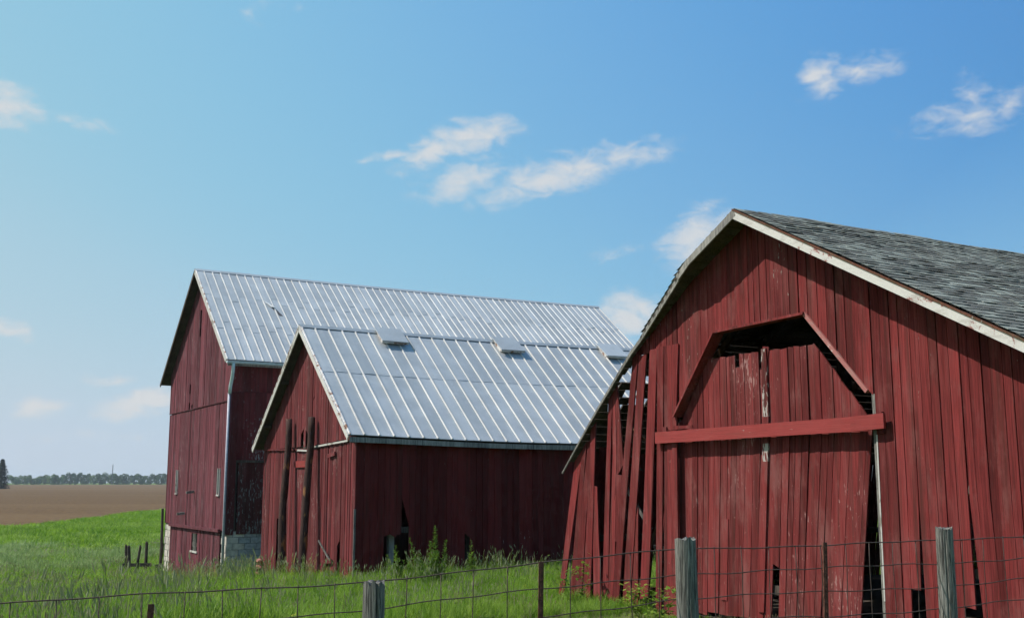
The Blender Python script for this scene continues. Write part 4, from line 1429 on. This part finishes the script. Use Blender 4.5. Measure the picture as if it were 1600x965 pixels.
def wood_post(u, top, r, label, lean=(0, 0), seed=0.0):
    p = fpt(u, 0, .055 + r * .5); zb = hz(p.x, p.y) - .25
    n = 44; m = 16; V = []; F = []
    H = top - zb
    for j in range(m + 1):
        q = j / m
        for k in range(n):
            a = 2 * math.pi * k / n
            rr = r * (1.10 - .10 * q) * (1 + .07 * math.sin(2 * a + seed) + .05 * math.sin(3 * a + seed * 2))
            gr = mnoise.noise(Vector((math.cos(a) * 7 + seed, math.sin(a) * 7, q * .9 + seed)))
            if gr > .42: rr *= 1 - min(.22, (gr - .42) * 1.6)
            rr *= 1 + .03 * mnoise.noise(Vector((math.cos(a) * 14 + seed, math.sin(a) * 14, q * 2)))
            z = zb + H * q
            if j == m: z += .035 * mnoise.noise(Vector((math.cos(a) * 2.5 + seed, math.sin(a) * 2.5, 3))) + .015 * mnoise.noise(Vector((a * 5, seed, 1)))
            V.append((rr * math.cos(a) + lean[0] * q, rr * math.sin(a) + lean[1] * q, z - zb))
    for j in range(m):
        for k in range(n):
            k2 = (k + 1) % n
            F.append((j*n + k, j*n + k2, (j+1)*n + k2, (j+1)*n + k))
    # rough sawn top
    b = len(V)
    for k in range(n):
        x, y, z = V[m*n + k]
        V.append(((x - lean[0]) * .55 + lean[0], (y - lean[1]) * .55 + lean[1], H + .01 * mnoise.noise(Vector((x * 40, y * 40, seed)))))
    V.append((lean[0], lean[1], H - .012))
    for k in range(n):
        k2 = (k + 1) % n
        F.append((m*n + k, m*n + k2, b + k2, b + k)); F.append((b + k, b + k2, b + n))
    o = mesh('wooden_post', V, F, M['wood_post'], None, False, True)
    o.location = (p.x, p.y, zb)
    return tag(o, label, 'post', 'wooden fence posts')


def u_of(x):      # where the fence crosses a given x
    return (x - FP[0]) / FU[0]


wood_post(u_of(-.95), 1.74, .068, 'short weathered grey wooden fence post before the low barn', seed=2.0)
wood_post(u_of(1.285), 1.975, .083, 'thick split grey wooden fence post left of the barred door', (-.02, 0), 5.0)
wood_post(u_of(3.575), 2.02, .064, 'pale grey wooden fence post right of the barred door', (.02, .02), 8.3)


def steel_post(u, top, label):
    p = fpt(u, 0, .03); zb = hz(p.x, p.y) - .2; H = top - zb
    mb = MB()
    mb.box(-.019, .019, -.003, .003, 0, H)
    mb.box(-.003, .003, .003, .034, 0, H - .004)
    z = .1
    while z < H - .05:
        mb.box(-.007, .007, -.010, -.003, z, z + .022); z += .054
    o = mb.build('steel_post', M['rust'])
    o.location = (p.x, p.y, zb); o.rotation_euler = (R(1.2), R(.6), math.atan2(FU[1], FU[0]))
    return tag(o, label, 'post', 'rusty steel fence posts')


steel_post(u_of(-2.27), 1.655, 'rusty steel fence post showing only its tip in the grass, at far left')
steel_post(u_of(.17), 1.84, 'rusty steel fence post standing before the gap between two barns')
steel_post(u_of(2.46), 1.925, 'rusty steel fence post standing in front of the barred double door')

# old stakes beside the tall barn
for i, (x, y, h, r, lx) in enumerate([(-15.85, 45.7, .98, .055, .02), (-15.62, 45.4, .95, .075, .03), (-15.36, 45.8, .92, .055, -.05), (-14.92, 45.4, 1.08, .065, .0), (-14.2, 45.1, 1.02, .055, -.03)]):
    mb = MB(); zb = hz(x, y) - .1
    mb.tube([(0, 0, 0), (lx * .4, 0, (h + .3) * .5), (-lx, 0, h + .28), (-lx - .02, .01, h + .34)], [r * 1.15, r, r * .9, r * .45], 9)
    o = mb.build('old_stake', M['wood_dark'], None, False)
    o.location = (x, y, zb)
    tag(o, ['thin dark wooden stake at the left end of the row by the tall barn', 'thick dark wooden stake second from the left by the tall barn', 'dark wooden stake leaning left, third in the row by the tall barn', 'tallest dark wooden stake in the middle of the row by the tall barn', 'lone dark wooden stake nearest the tall barn corner'][i], 'stake', 'old stakes beside the tall barn')
for i, (x0, x1, z_, lb) in enumerate([(-15.8, -15.25, .36, 'short dark plank across the left pair of stakes'), (-15.1, -14.62, .34, 'short dark plank on the tallest stake'), (-14.45, -13.75, .26, 'dark plank between the last stake and the tall barn')]):
    mb = MB(); mb.box(0, x1 - x0, -.02, .02, 0, .14)
    o = mb.build('old_plank', M['wood_dark']); o.location = (x0, 45.2, hz(x0, 45.2) + z_); tag(o, lb, 'plank', 'old planks on the stakes')
mb = MB(); mb.tube([(0, 0, 0), (.03, 0, 1.2), (.0, 0, 2.75)], [.07, .06, .05], 9)
o = mb.build('leaning_pole', M['wood_dark'])
pl_ = loc_to_world(OA, -.12, 9.70, 0); o.location = (pl_.x, pl_.y, hz(pl_.x, pl_.y) - .1)
tag(o, 'weathered pole standing at the far left corner of the tall barn', 'pole')

# ================================================================== FAR TREES, SPRUCE, MAST
def far_tree(x, y, h, w, mat, seed, label, trunk_h=.22):
    rs = np.random.default_rng(seed)
    root = empty('far_tree', (x, y, hz(x, y)))
    tag(root, label, 'tree', 'trees along the far field edge')
    mb = MB(); mb.tube([(0, 0, -.3), (0, 0, h * .5)], [w * .045, w * .02], 6)
    for k in range(4):
        a = rs.uniform(0, 6.28); mb.tube([(0, 0, h * .22), (math.cos(a) * w * .25, math.sin(a) * w * .25, h * .55)], [w * .02, w * .008], 5)
    mb.build('trunk', M['bark'], root)
    n = 10; V = []; F = []
    lob = [(rs.uniform(-.34, .34) * w, rs.uniform(-.34, .34) * w, h * (.10 + .64 * q / n), w * rs.uniform(.18, .30)) for q in range(n)]
    for (cx, cy, cz, r) in lob:
        for _ in range(95):
            dv = rs.normal(size=3); dv /= np.linalg.norm(dv)
            p = np.array([cx, cy, cz]) + dv * r * np.array([1, 1, .8]) * rs.uniform(.75, 1.05)
            if p[2] < -.2: continue
            sz = rs.uniform(.035, .07) * w
            a1 = rs.normal(size=3); a1 /= np.linalg.norm(a1); a2 = np.cross(a1, dv); a2 /= (np.linalg.norm(a2) + 1e-6)
            b = len(V); V += [tuple(p + a1 * sz), tuple(p + a2 * sz), tuple(p - a1 * sz * .8), tuple(p - a2 * sz)]
            F.append((b, b+1, b+2, b+3))
    mesh('crown', V, F, mat, root)
    return root


def px_to_x(px, y): return (px - 800) / 1700 * y * math.cos(0.157)


TL = [(20, 5.6, 10, 1), (29, 5.2, 9, 1), (39, 6.2, 9, 0), (49, 4.6, 10, 1), (60, 5.0, 10, 1), (70, 6.0, 10, 1), (80, 6.6, 10, 1), (90, 6.0, 11, 1), (100, 6.4, 9, 0), (110, 8.2, 10, 0), (119, 7.8, 9, 0), (128, 8.2, 10, 0), (138, 7.4, 10, 0), (147, 6.0, 8, 1),
      (156, 7.8, 9, 0), (165, 8.0, 10, 0), (174, 7.4, 9, 0), (183, 7.6, 10, 0), (192, 7.2, 9, 0), (200, 6.8, 8, 0), (210, 7.4, 9, 0), (219, 7.0, 9, 0), (226, 5.6, 8, 1), (235, 6.8, 9, 0), (244, 7.6, 8, 0), (252, 7.4, 9, 0), (260, 7.2, 9, 0), (270, 7.4, 10, 0),
      (281, 7, 10, 0), (292, 7.4, 10, 0), (-12, 6, 10, 1), (-24, 6.4, 10, 1), (-38, 7, 11, 1)]
for i, (px, h, w, kd) in enumerate(TL):
    Y = 1000 + 40 * math.sin(i * 1.7)
    k = Y / 760
    side_ = 'between the spruce and the radio mast' if 15 < px < 172 else ('between the radio mast and the tall barn' if px < 262 else 'hidden by the tall barn')
    if px < 15: side_ = 'left of the lone spruce'
    lab = ('pale green' if kd else 'dark blue-green') + ' tree in the horizon tree line, ' + side_
    far_tree(px_to_x(px, Y), Y, (h + 1.5) * k * 1.05, w * k * .72, M['tree_b'] if kd else M['tree_a'], 100 + i, lab)

sx, sy = px_to_x(2, 450), 450
spr = empty('spruce_tree', (sx, sy, hz(sx, sy)))
tag(spr, 'dark conical spruce standing alone at the left edge of the field', 'tree')
mb = MB(); mb.tube([(0, 0, -.3), (0, 0, 7.6)], [.22, .03], 8); mb.build('trunk', M['bark'], spr)
rs = np.random.default_rng(5); V = []; F = []
for k in range(46):
    z = .35 + 7.3 * (k / 46) ** 1.0
    rad = 2.75 * min(1, (8.4 - z) / 6.2) * rs.uniform(.8, 1.12)
    nb = 11
    for j in range(nb):
        a = 2 * math.pi * j / nb + rs.uniform(0, .6); rr = rad * rs.uniform(.8, 1.1)
        for q in range(7):
            u_ = .25 + .75 * q / 7
            c = np.array([math.cos(a) * rr * u_, math.sin(a) * rr * u_, z - .35 * u_ * rr * .5 + rs.uniform(-.1, .1)])
            sz = .26 * (1.15 - .5 * u_) * rs.uniform(.7, 1.3)
            dv = np.array([math.cos(a), math.sin(a), -.25]); sd = np.array([-math.sin(a), math.cos(a), 0]) + rs.normal(size=3) * .25
            b = len(V); V += [tuple(c - dv * sz), tuple(c + sd * sz * .7), tuple(c + dv * sz * 1.2), tuple(c - sd * sz * .7)]; F.append((b, b+1, b+2, b+3))
mesh('crown', V, F, M['spruce'], spr)
spr.scale = (1.55, 1.55, 1.6)

mx_, my_ = px_to_x(175, 980), 980
mast = empty('radio_mast', (mx_, my_, hz(mx_, my_)))
tag(mast, 'thin lattice radio mast rising above the far trees', 'mast')
H = 17.5; mb = MB()
for k in range(3):
    a = 2.094 * k; mb = MB(); mb.bar((.35 * math.cos(a), .35 * math.sin(a), 0), (.30 * math.cos(a), .30 * math.sin(a), H), .16, .16); mb.build('mast_leg', M['mast'], mast)
mb = MB(); z = .4
while z < H - .5:
    for k in range(3):
        a, b = 2.094 * k, 2.094 * (k + 1)
        mb.bar((.33 * math.cos(a), .33 * math.sin(a), z), (.33 * math.cos(b), .33 * math.sin(b), z + .5), .05, .05)
    z += .5
o = mb.build('bracing', M['mast'], mast); o['kind'] = 'stuff'
mb = MB(); mb.tube([(0, 0, H), (0, 0, H + 1.6)], [.06, .04], 6); mb.build('antenna', M['mast'], mast)

# ================================================================== VEGETATION
def blades(rs, n, rad, h0, h1, w, curve, mats=0):
    V = []; F = []; MI = []
    for _ in range(n):
        a = rs.uniform(0, 6.283); r = rad * math.sqrt(rs.uniform(0, 1)); x, y = r * math.cos(a), r * math.sin(a)
        h = rs.uniform(h0, h1); da = rs.uniform(0, 6.283); c = rs.uniform(.15, 1) * curve * h
        wx, wy = -math.sin(da + rs.uniform(-.6, .6)) * w / 2, math.cos(da) * w / 2
        b = len(V)
        for q, ww in ((0, 1), (.4, .9), (.75, .6)):
            px, py, pz = x + math.cos(da) * c * q * q, y + math.sin(da) * c * q * q, h * q * (1 - .12 * q * curve)
            V += [(px - wx * ww, py - wy * ww, pz), (px + wx * ww, py + wy * ww, pz)]
        V.append((x + math.cos(da) * c, y + math.sin(da) * c, h * (1 - .15 * curve)))
        F += [(b, b+1, b+3, b+2), (b+2, b+3, b+5, b+4), (b+4, b+5, b+6)]; MI += [mats] * 3
    return V, F, MI


def stalks(rs, n, rad, h0, h1, head, mi_stem, mi_head, hw=.010):
    V = []; F = []; MI = []
    for _ in range(n):
        a = rs.uniform(0, 6.283); r = rad * rs.uniform(0, 1); x, y = r * math.cos(a), r * math.sin(a)
        h = rs.uniform(h0, h1); da = rs.uniform(0, 6.283); c = rs.uniform(.05, .25) * h
        tx, ty = x + math.cos(da) * c, y + math.sin(da) * c
        ux, uy = -math.sin(da), math.cos(da)
        b = len(V); w = .004
        V += [(x - ux*w, y - uy*w, 0), (x + ux*w, y + uy*w, 0), (tx + ux*w*.7, ty + uy*w*.7, h), (tx - ux*w*.7, ty - uy*w*.7, h)]
        F.append((b, b+1, b+2, b+3)); MI.append(mi_stem)
        hl = head * rs.uniform(.7, 1.2); ex, ey = tx + math.cos(da) * hl * .35, ty + math.sin(da) * hl * .35
        for (vx, vy) in ((ux, uy), (math.cos(da), math.sin(da))):
            b = len(V)
            V += [(tx, ty, h - .01), ((tx+ex)/2 + vx*hw, (ty+ey)/2 + vy*hw, h + hl*.35), (ex, ey, h + hl*.92), ((tx+ex)/2 - vx*hw, (ty+ey)/2 - vy*hw, h + hl*.35)]
            F.append((b, b+1, b+2, b+3)); MI.append(mi_head)
    return V, F, MI


def leaves(rs, n, rad, h, sz, mi):
    V = []; F = []; MI = []
    for _ in range(n):
        a = rs.uniform(0, 6.283); r = rad * math.sqrt(rs.uniform(0, 1)); z = rs.uniform(.05, 1) * h * (1 - .5 * r / rad)
        c = np.array([r * math.cos(a), r * math.sin(a), z]); d = np.array([math.cos(a), math.sin(a), rs.uniform(-.5, .6)]); s = np.array([-math.sin(a), math.cos(a), rs.uniform(-.3, .3)])
        k = sz * rs.uniform(.6, 1.3)
        b = len(V); V += [tuple(c - d * k), tuple(c + s * k * .45), tuple(c + d * k), tuple(c - s * k * .45)]; F.append((b, b+1, b+2, b+3)); MI.append(mi)
    return V, F, MI


def merge(parts):
    V = []; F = []; MI = []
    for v, f, m in parts:
        b = len(V); V += v; F += [tuple(b + q for q in ff) for ff in f]; MI += m
    return V, F, MI


def make_tufts(collname, specs):
    coll = bpy.data.collections.new(collname)
    for i, (geo, mats) in enumerate(specs):
        V, F, MI = geo
        me = bpy.data.meshes.new(f'{collname}_{i:02d}'); me.from_pydata(V, [], F)
        for m in mats: me.materials.append(M[m])
        me.polygons.foreach_set('material_index', MI)
        o = bpy.data.objects.new(f'{collname}_{i:02d}', me); coll.objects.link(o)
    return coll


def scatter(name, label, coll, pts, rot, scl, idx):
    me = bpy.data.meshes.new(name); me.from_pydata([tuple(p) for p in pts], [], [])
    a = me.attributes.new('rot', 'FLOAT_VECTOR', 'POINT'); a.data.foreach_set('vector', np.asarray(rot, np.float32).ravel())
    a = me.attributes.new('scl', 'FLOAT_VECTOR', 'POINT'); a.data.foreach_set('vector', np.asarray(scl, np.float32).ravel())
    a = me.attributes.new('idx', 'INT', 'POINT'); a.data.foreach_set('value', np.asarray(idx, np.int32))
    o = link(name, me); tag(o, label, 'grass', kind='stuff')
    ng = bpy.data.node_groups.new(name, 'GeometryNodeTree')
    ng.interface.new_socket('Geometry', in_out='INPUT', socket_type='NodeSocketGeometry')
    ng.interface.new_socket('Geometry', in_out='OUTPUT', socket_type='NodeSocketGeometry')
    N, L_ = ng.nodes, ng.links
    gi, go = N.new('NodeGroupInput'), N.new('NodeGroupOutput')
    ci = N.new('GeometryNodeCollectionInfo'); ci.inputs['Collection'].default_value = coll
    ci.inputs['Separate Children'].default_value = True; ci.inputs['Reset Children'].default_value = True
    ip = N.new('GeometryNodeInstanceOnPoints'); ip.inputs['Pick Instance'].default_value = True
    def attr(nm, ty):
        n = N.new('GeometryNodeInputNamedAttribute'); n.data_type = ty; n.inputs['Name'].default_value = nm
        return n.outputs['Attribute']
    e2r = N.new('FunctionNodeEulerToRotation'); L_.new(attr('rot', 'FLOAT_VECTOR'), e2r.inputs[0])
    L_.new(gi.outputs[0], ip.inputs['Points']); L_.new(ci.outputs[0], ip.inputs['Instance'])
    L_.new(attr('idx', 'INT'), ip.inputs['Instance Index']); L_.new(e2r.outputs[0], ip.inputs['Rotation']); L_.new(attr('scl', 'FLOAT_VECTOR'), ip.inputs['Scale'])
    L_.new(ip.outputs[0], go.inputs[0])
    md = o.modifiers.new('scatter', 'NODES'); md.node_group = ng
    return o


rs = np.random.default_rng(3)
G3 = ['grass', 'seed', 'flower']
tufts = make_tufts('grass_tuft', [
    (blades(rs, 36, .16, .28, .58, .011, .85), G3), (blades(rs, 36, .16, .25, .52, .010, 1.1), G3), (blades(rs, 32, .18, .30, .64, .012, .8), ['grass_lush']),
    (merge([blades(rs, 18, .13, .30, .58, .010, .6), stalks(rs, 8, .13, .50, .82, .11, 0, 1)]), G3),
    (merge([blades(rs, 14, .13, .30, .55, .010, .6), stalks(rs, 9, .14, .55, .95, .15, 0, 1, .012)]), G3),
    (leaves(rs, 46, .20, .34, .055, 0), ['weed']),
    (merge([blades(rs, 34, .18, .45, .80, .012, .45), stalks(rs, 4, .15, .6, .9, .10, 0, 0)]), ['grass_pale', 'seed']),
    (merge([blades(rs, 16, .13, .2, .4, .010, .6), leaves(rs, 6, .10, .5, .018, 2)]), G3),
    (merge([blades(rs, 14, .12, .3, .6, .008, .9), stalks(rs, 5, .12, .4, .7, .10, 0, 0)]), ['straw'])])
# far, broad clumps
fars = make_tufts('far_tuft', [(blades(rs, 46, .45, .30, .62, .030, .6), ['grass_lush']), (blades(rs, 46, .45, .25, .55, .028, .7), ['grass']), (blades(rs, 46, .45, .45, .85, .030, .45), ['grass_pale'])])


def inside_barn(x, y, O, sg, s0, s1, t0, t1):
    dx, dy = x - O[0], y - O[1]
    t = dx * LX[0] + dy * LX[1]; s = sg * (dx * GX[0] + dy * GX[1])
    return (t > t0) & (t < t1) & (s > s0) & (s < s1)


def covered(x, y):
    return inside_barn(x, y, OA, 1, A_S0 - .02, A_S1, -.02, A_LEN) | inside_barn(x, y, OB, 1, B_S0 - .02, B_S1, .0, B_LEN) | inside_barn(x, y, OC, -1, -.15, C_S1, .02, C_LEN)


def vnoise(x, y, sc, seed):
    return np.array([mnoise.noise(Vector((a * sc + seed, b * sc - seed, seed))) for a, b in zip(x, y)])


def wedge(n, a0, a1, r0, r1):
    a = RNG.uniform(a0, a1, n); r = np.sqrt(RNG.uniform(r0 * r0, r1 * r1, n))
    return r * np.sin(a), r * np.cos(a)


def field_edge_mask(x, y):
    # True where the plough has been (no grass)
    ex = np.interp(y, [20, 45, 60, 74, 82, 88, 97, 116, 141, 175, 215], [-260, -150, -100, -62, -47, -40, -39, -41.5, -44.5, -46, -40])
    return x < ex


near = []
for (n, a0, a1, r0, r1) in ((13000, -.62, .62, 9.5, 21), (17000, -.62, .45, 21, 36), (17000, -.66, -.12, 36, 62)):
    near.append(wedge(n, a0, a1, r0, r1))
x = np.concatenate([q[0] for q in near]); y = np.concatenate([q[1] for q in near])
ok = ~covered(x, y) & ~field_edge_mask(x, y)
# bare strip between the fence and the collapsing barn's front stays short
x, y = x[ok], y[ok]
r = np.hypot(x, y)
dx, dy = x - OC[0], y - OC[1]
tC_ = dx * LX[0] + dy * LX[1]; sC_ = -(dx * GX[0] + dy * GX[1])
front = (tC_ < 0.1) & (tC_ > -9) & (sC_ > 2.4)
n_a = vnoise(x, y, .22, 3.0); n_b = vnoise(x, y, .9, 8.0)
idx = RNG.integers(0, 3, len(x))
p = RNG.uniform(0, 1, len(x))
seedy = n_a + .4 * n_b
idx = np.where((p < .07 + .30 * np.clip(seedy, -.3, .6)) & (r > 12), RNG.integers(3, 5, len(x)), idx)
idx = np.where((n_b > .18) & (p > .60), 5, idx)
idx = np.where((p > .93) & (n_a < .1), 8, idx)
pale = ((x < -17) & (y > 38) & (y < 57) & (n_a + .5 * n_b > -.05) & (np.abs(y - 48 - 3 * np.sin(x * .2)) < 6))
idx = np.where(pale & (p < .55), 6, idx)
idx = np.where((p > .975) & (r < 26), 7, idx)
idx = np.where(front & (p < .3), 8, idx)
sc = RNG.uniform(.75, 1.2, len(x)) * (1 + .25 * n_a)
sc = np.where(front, sc * .42, sc)
sc = np.where((x < -6) & (y > 22), sc * .70, np.where(y > 17, sc * .66, sc))
side = (x > -1.5) & (y > 15) & (y < 27) & (sC_ < .5)
sc = np.where(side, sc * 1.0, sc)
wide = 1 + np.clip((r - 18) / 30, 0, 1.3)
scl = np.stack([sc * wide, sc * wide, sc * np.where(pale, 1.0, 1.0)], 1)
rot = np.stack([RNG.normal(0, .08, len(x)), RNG.normal(0, .08, len(x)), RNG.uniform(0, 6.28, len(x))], 1)
pts = np.stack([x, y, hg(x, y) - .02], 1)
scatter('meadow_grass', 'tall green meadow grass around the barns', tufts, pts, rot, scl, idx)

x, y = wedge(16000, -.66, -.05, 55, 150)
ok = ~field_edge_mask(x, y) & ~covered(x, y)
x, y = x[ok], y[ok]; r = np.hypot(x, y)
n_a = vnoise(x, y, .07, 5.0)
idx = np.where(n_a + RNG.normal(0, .25, len(x)) > 0, 0, 1)
pale = (y < 62) & (x < -20) & (n_a > -.1)
idx = np.where(pale, 2, idx)
sc = RNG.uniform(.7, 1.15, len(x)) * np.clip(.8 + n_a * .3, .5, 1.2); w_ = 1.2 + np.clip((r - 55) / 60, 0, 1)
scatter('far_meadow_grass', 'bright green grass between the tall barn and the ploughed field', fars, np.stack([x, y, hg(x, y) - .03], 1),
        np.stack([x * 0, x * 0, RNG.uniform(0, 6.28, len(x))], 1), np.stack([sc * w_, sc * w_, sc], 1), idx)


# single plants that stand out
def tall_weed(px, Y, h, w, label, seed, n_leaf=260, spiky=True):
    rs = np.random.default_rng(seed)
    X = px_to_x(px, Y); z0 = hz(X, Y)
    root = empty('tall_weed', (X, Y, z0)); tag(root, label, 'weed', 'weeds along the shaded wall')
    mb = MB(); V = []; F = []
    stems = [((0, 0), (rs.uniform(-.04, .04), 0), h)]
    for k in range(9):
        a = rs.uniform(0, 6.28); L_ = rs.uniform(.35, 1) * w
        stems.append(((0, 0), (math.cos(a) * L_, math.sin(a) * L_), h * rs.uniform(.45, .82)))
    for (b0, tip, hh) in stems:
        p0 = Vector((0, 0, 0)); p1 = Vector((tip[0] * .75, tip[1] * .75, hh * .5)); p2 = Vector((tip[0], tip[1], hh))
        mb.tube([p0, p1, p2], [.010, .007, .003], 5)
        nl = int(n_leaf / len(stems) * (2 if hh == h else 1))
        for _ in range(nl):
            q = rs.uniform(.12, 1.0)
            c = np.array(p0.lerp(p1, q * 2) if q < .5 else p1.lerp(p2, q * 2 - 1)); a = rs.uniform(0, 6.28)
            k = (.072 * (1.15 - q) + .014) * rs.uniform(.7, 1.3)
            d = np.array([math.cos(a), math.sin(a), rs.uniform(-.2, .9)]); s = np.array([-math.sin(a), math.cos(a), rs.uniform(-.3, .3)])
            c = c + d * k * .8
            b = len(V); V += [tuple(c - d * k), tuple(c + s * k * .28), tuple(c + d * k), tuple(c - s * k * .28)]; F.append((b, b+1, b+2, b+3))
    mb.build('stem', M['weed'], root)
    mesh('foliage', V, F, M['weed'], root)
    return root


tall_weed(681, 25.0, 1.34, .60, 'tallest bushy green weed in front of the shaded red wall', 1, 1900)
tall_weed(738, 25.6, .98, .14, 'slim spiky green weed right of the tallest weed', 2, 420)
tall_weed(622, 25.6, .92, .30, 'leafy arching weed left of the tallest weed by the dark hole', 3, 600)
tall_weed(655, 24.6, .78, .34, 'low bushy weed at the foot of the tallest weed', 4, 800)


def vine(px, Y, h, w, label, seed):
    rs = np.random.default_rng(seed); X = px_to_x(px, Y); z0 = hz(X, Y)
    root = empty('leafy_vine', (X, Y, z0)); tag(root, label, 'vine', 'vines at the splayed boards')
    mb = MB(); V = []; F = []
    for k in range(4):
        pts = [Vector((0, 0, 0))]
        for j in range(5): pts.append(pts[-1] + Vector((rs.uniform(-.5, .5) * w * .6, rs.uniform(-.1, .1), h / 5 * rs.uniform(.6, 1.2))))
        mb.tube(pts, .006, 5)
        for p_ in pts[1:]:
            for _ in range(7):
                a = rs.uniform(0, 6.28); k_ = rs.uniform(.03, .06); d = np.array([math.cos(a), math.sin(a), rs.uniform(-.7, .3)]); s = np.cross(d, [0, 0, 1])
                c = np.array(p_) + rs.normal(size=3) * .05
                b = len(V); V += [tuple(c - d * k_), tuple(c + s * k_ * .7 - d * k_ * .2), tuple(c + d * k_), tuple(c - s * k_ * .7 - d * k_ * .2)]; F.append((b, b+1, b+2, b+3))
    mb.build('stem', M['weed'], root); mesh('foliage', V, F, M['weed'], root)


vine(898, 20.9, .85, .5, 'leafy vine climbing the outermost splayed board', 1)
vine(1000, 18.6, .62, .5, 'leafy vine in front of the splayed boards beside the thick post', 2)
vine(1018, 18.2, .55, .4, 'small leafy plant at the foot of the thick wooden post', 3)

# ================================================================== AIR
hm = bpy.data.materials.new('summer_haze'); hm.use_nodes = True
hn, hl = hm.node_tree.nodes, hm.node_tree.links
hn.clear()
ho = hn.new('ShaderNodeOutputMaterial'); pv = hn.new('ShaderNodeVolumePrincipled')
pv.inputs['Color'].default_value = (0.78, 0.88, 0.97, 1); pv.inputs['Density'].default_value = 0.00016; pv.inputs['Anisotropy'].default_value = 0.1
hl.new(pv.outputs[0], ho.inputs['Volume'])
mb = MB(); mb.box(-2700, 2700, -2700, 2700, -3.5, 21)
hz_o = mb.build('haze', hm); hz_o['kind'] = 'stuff'
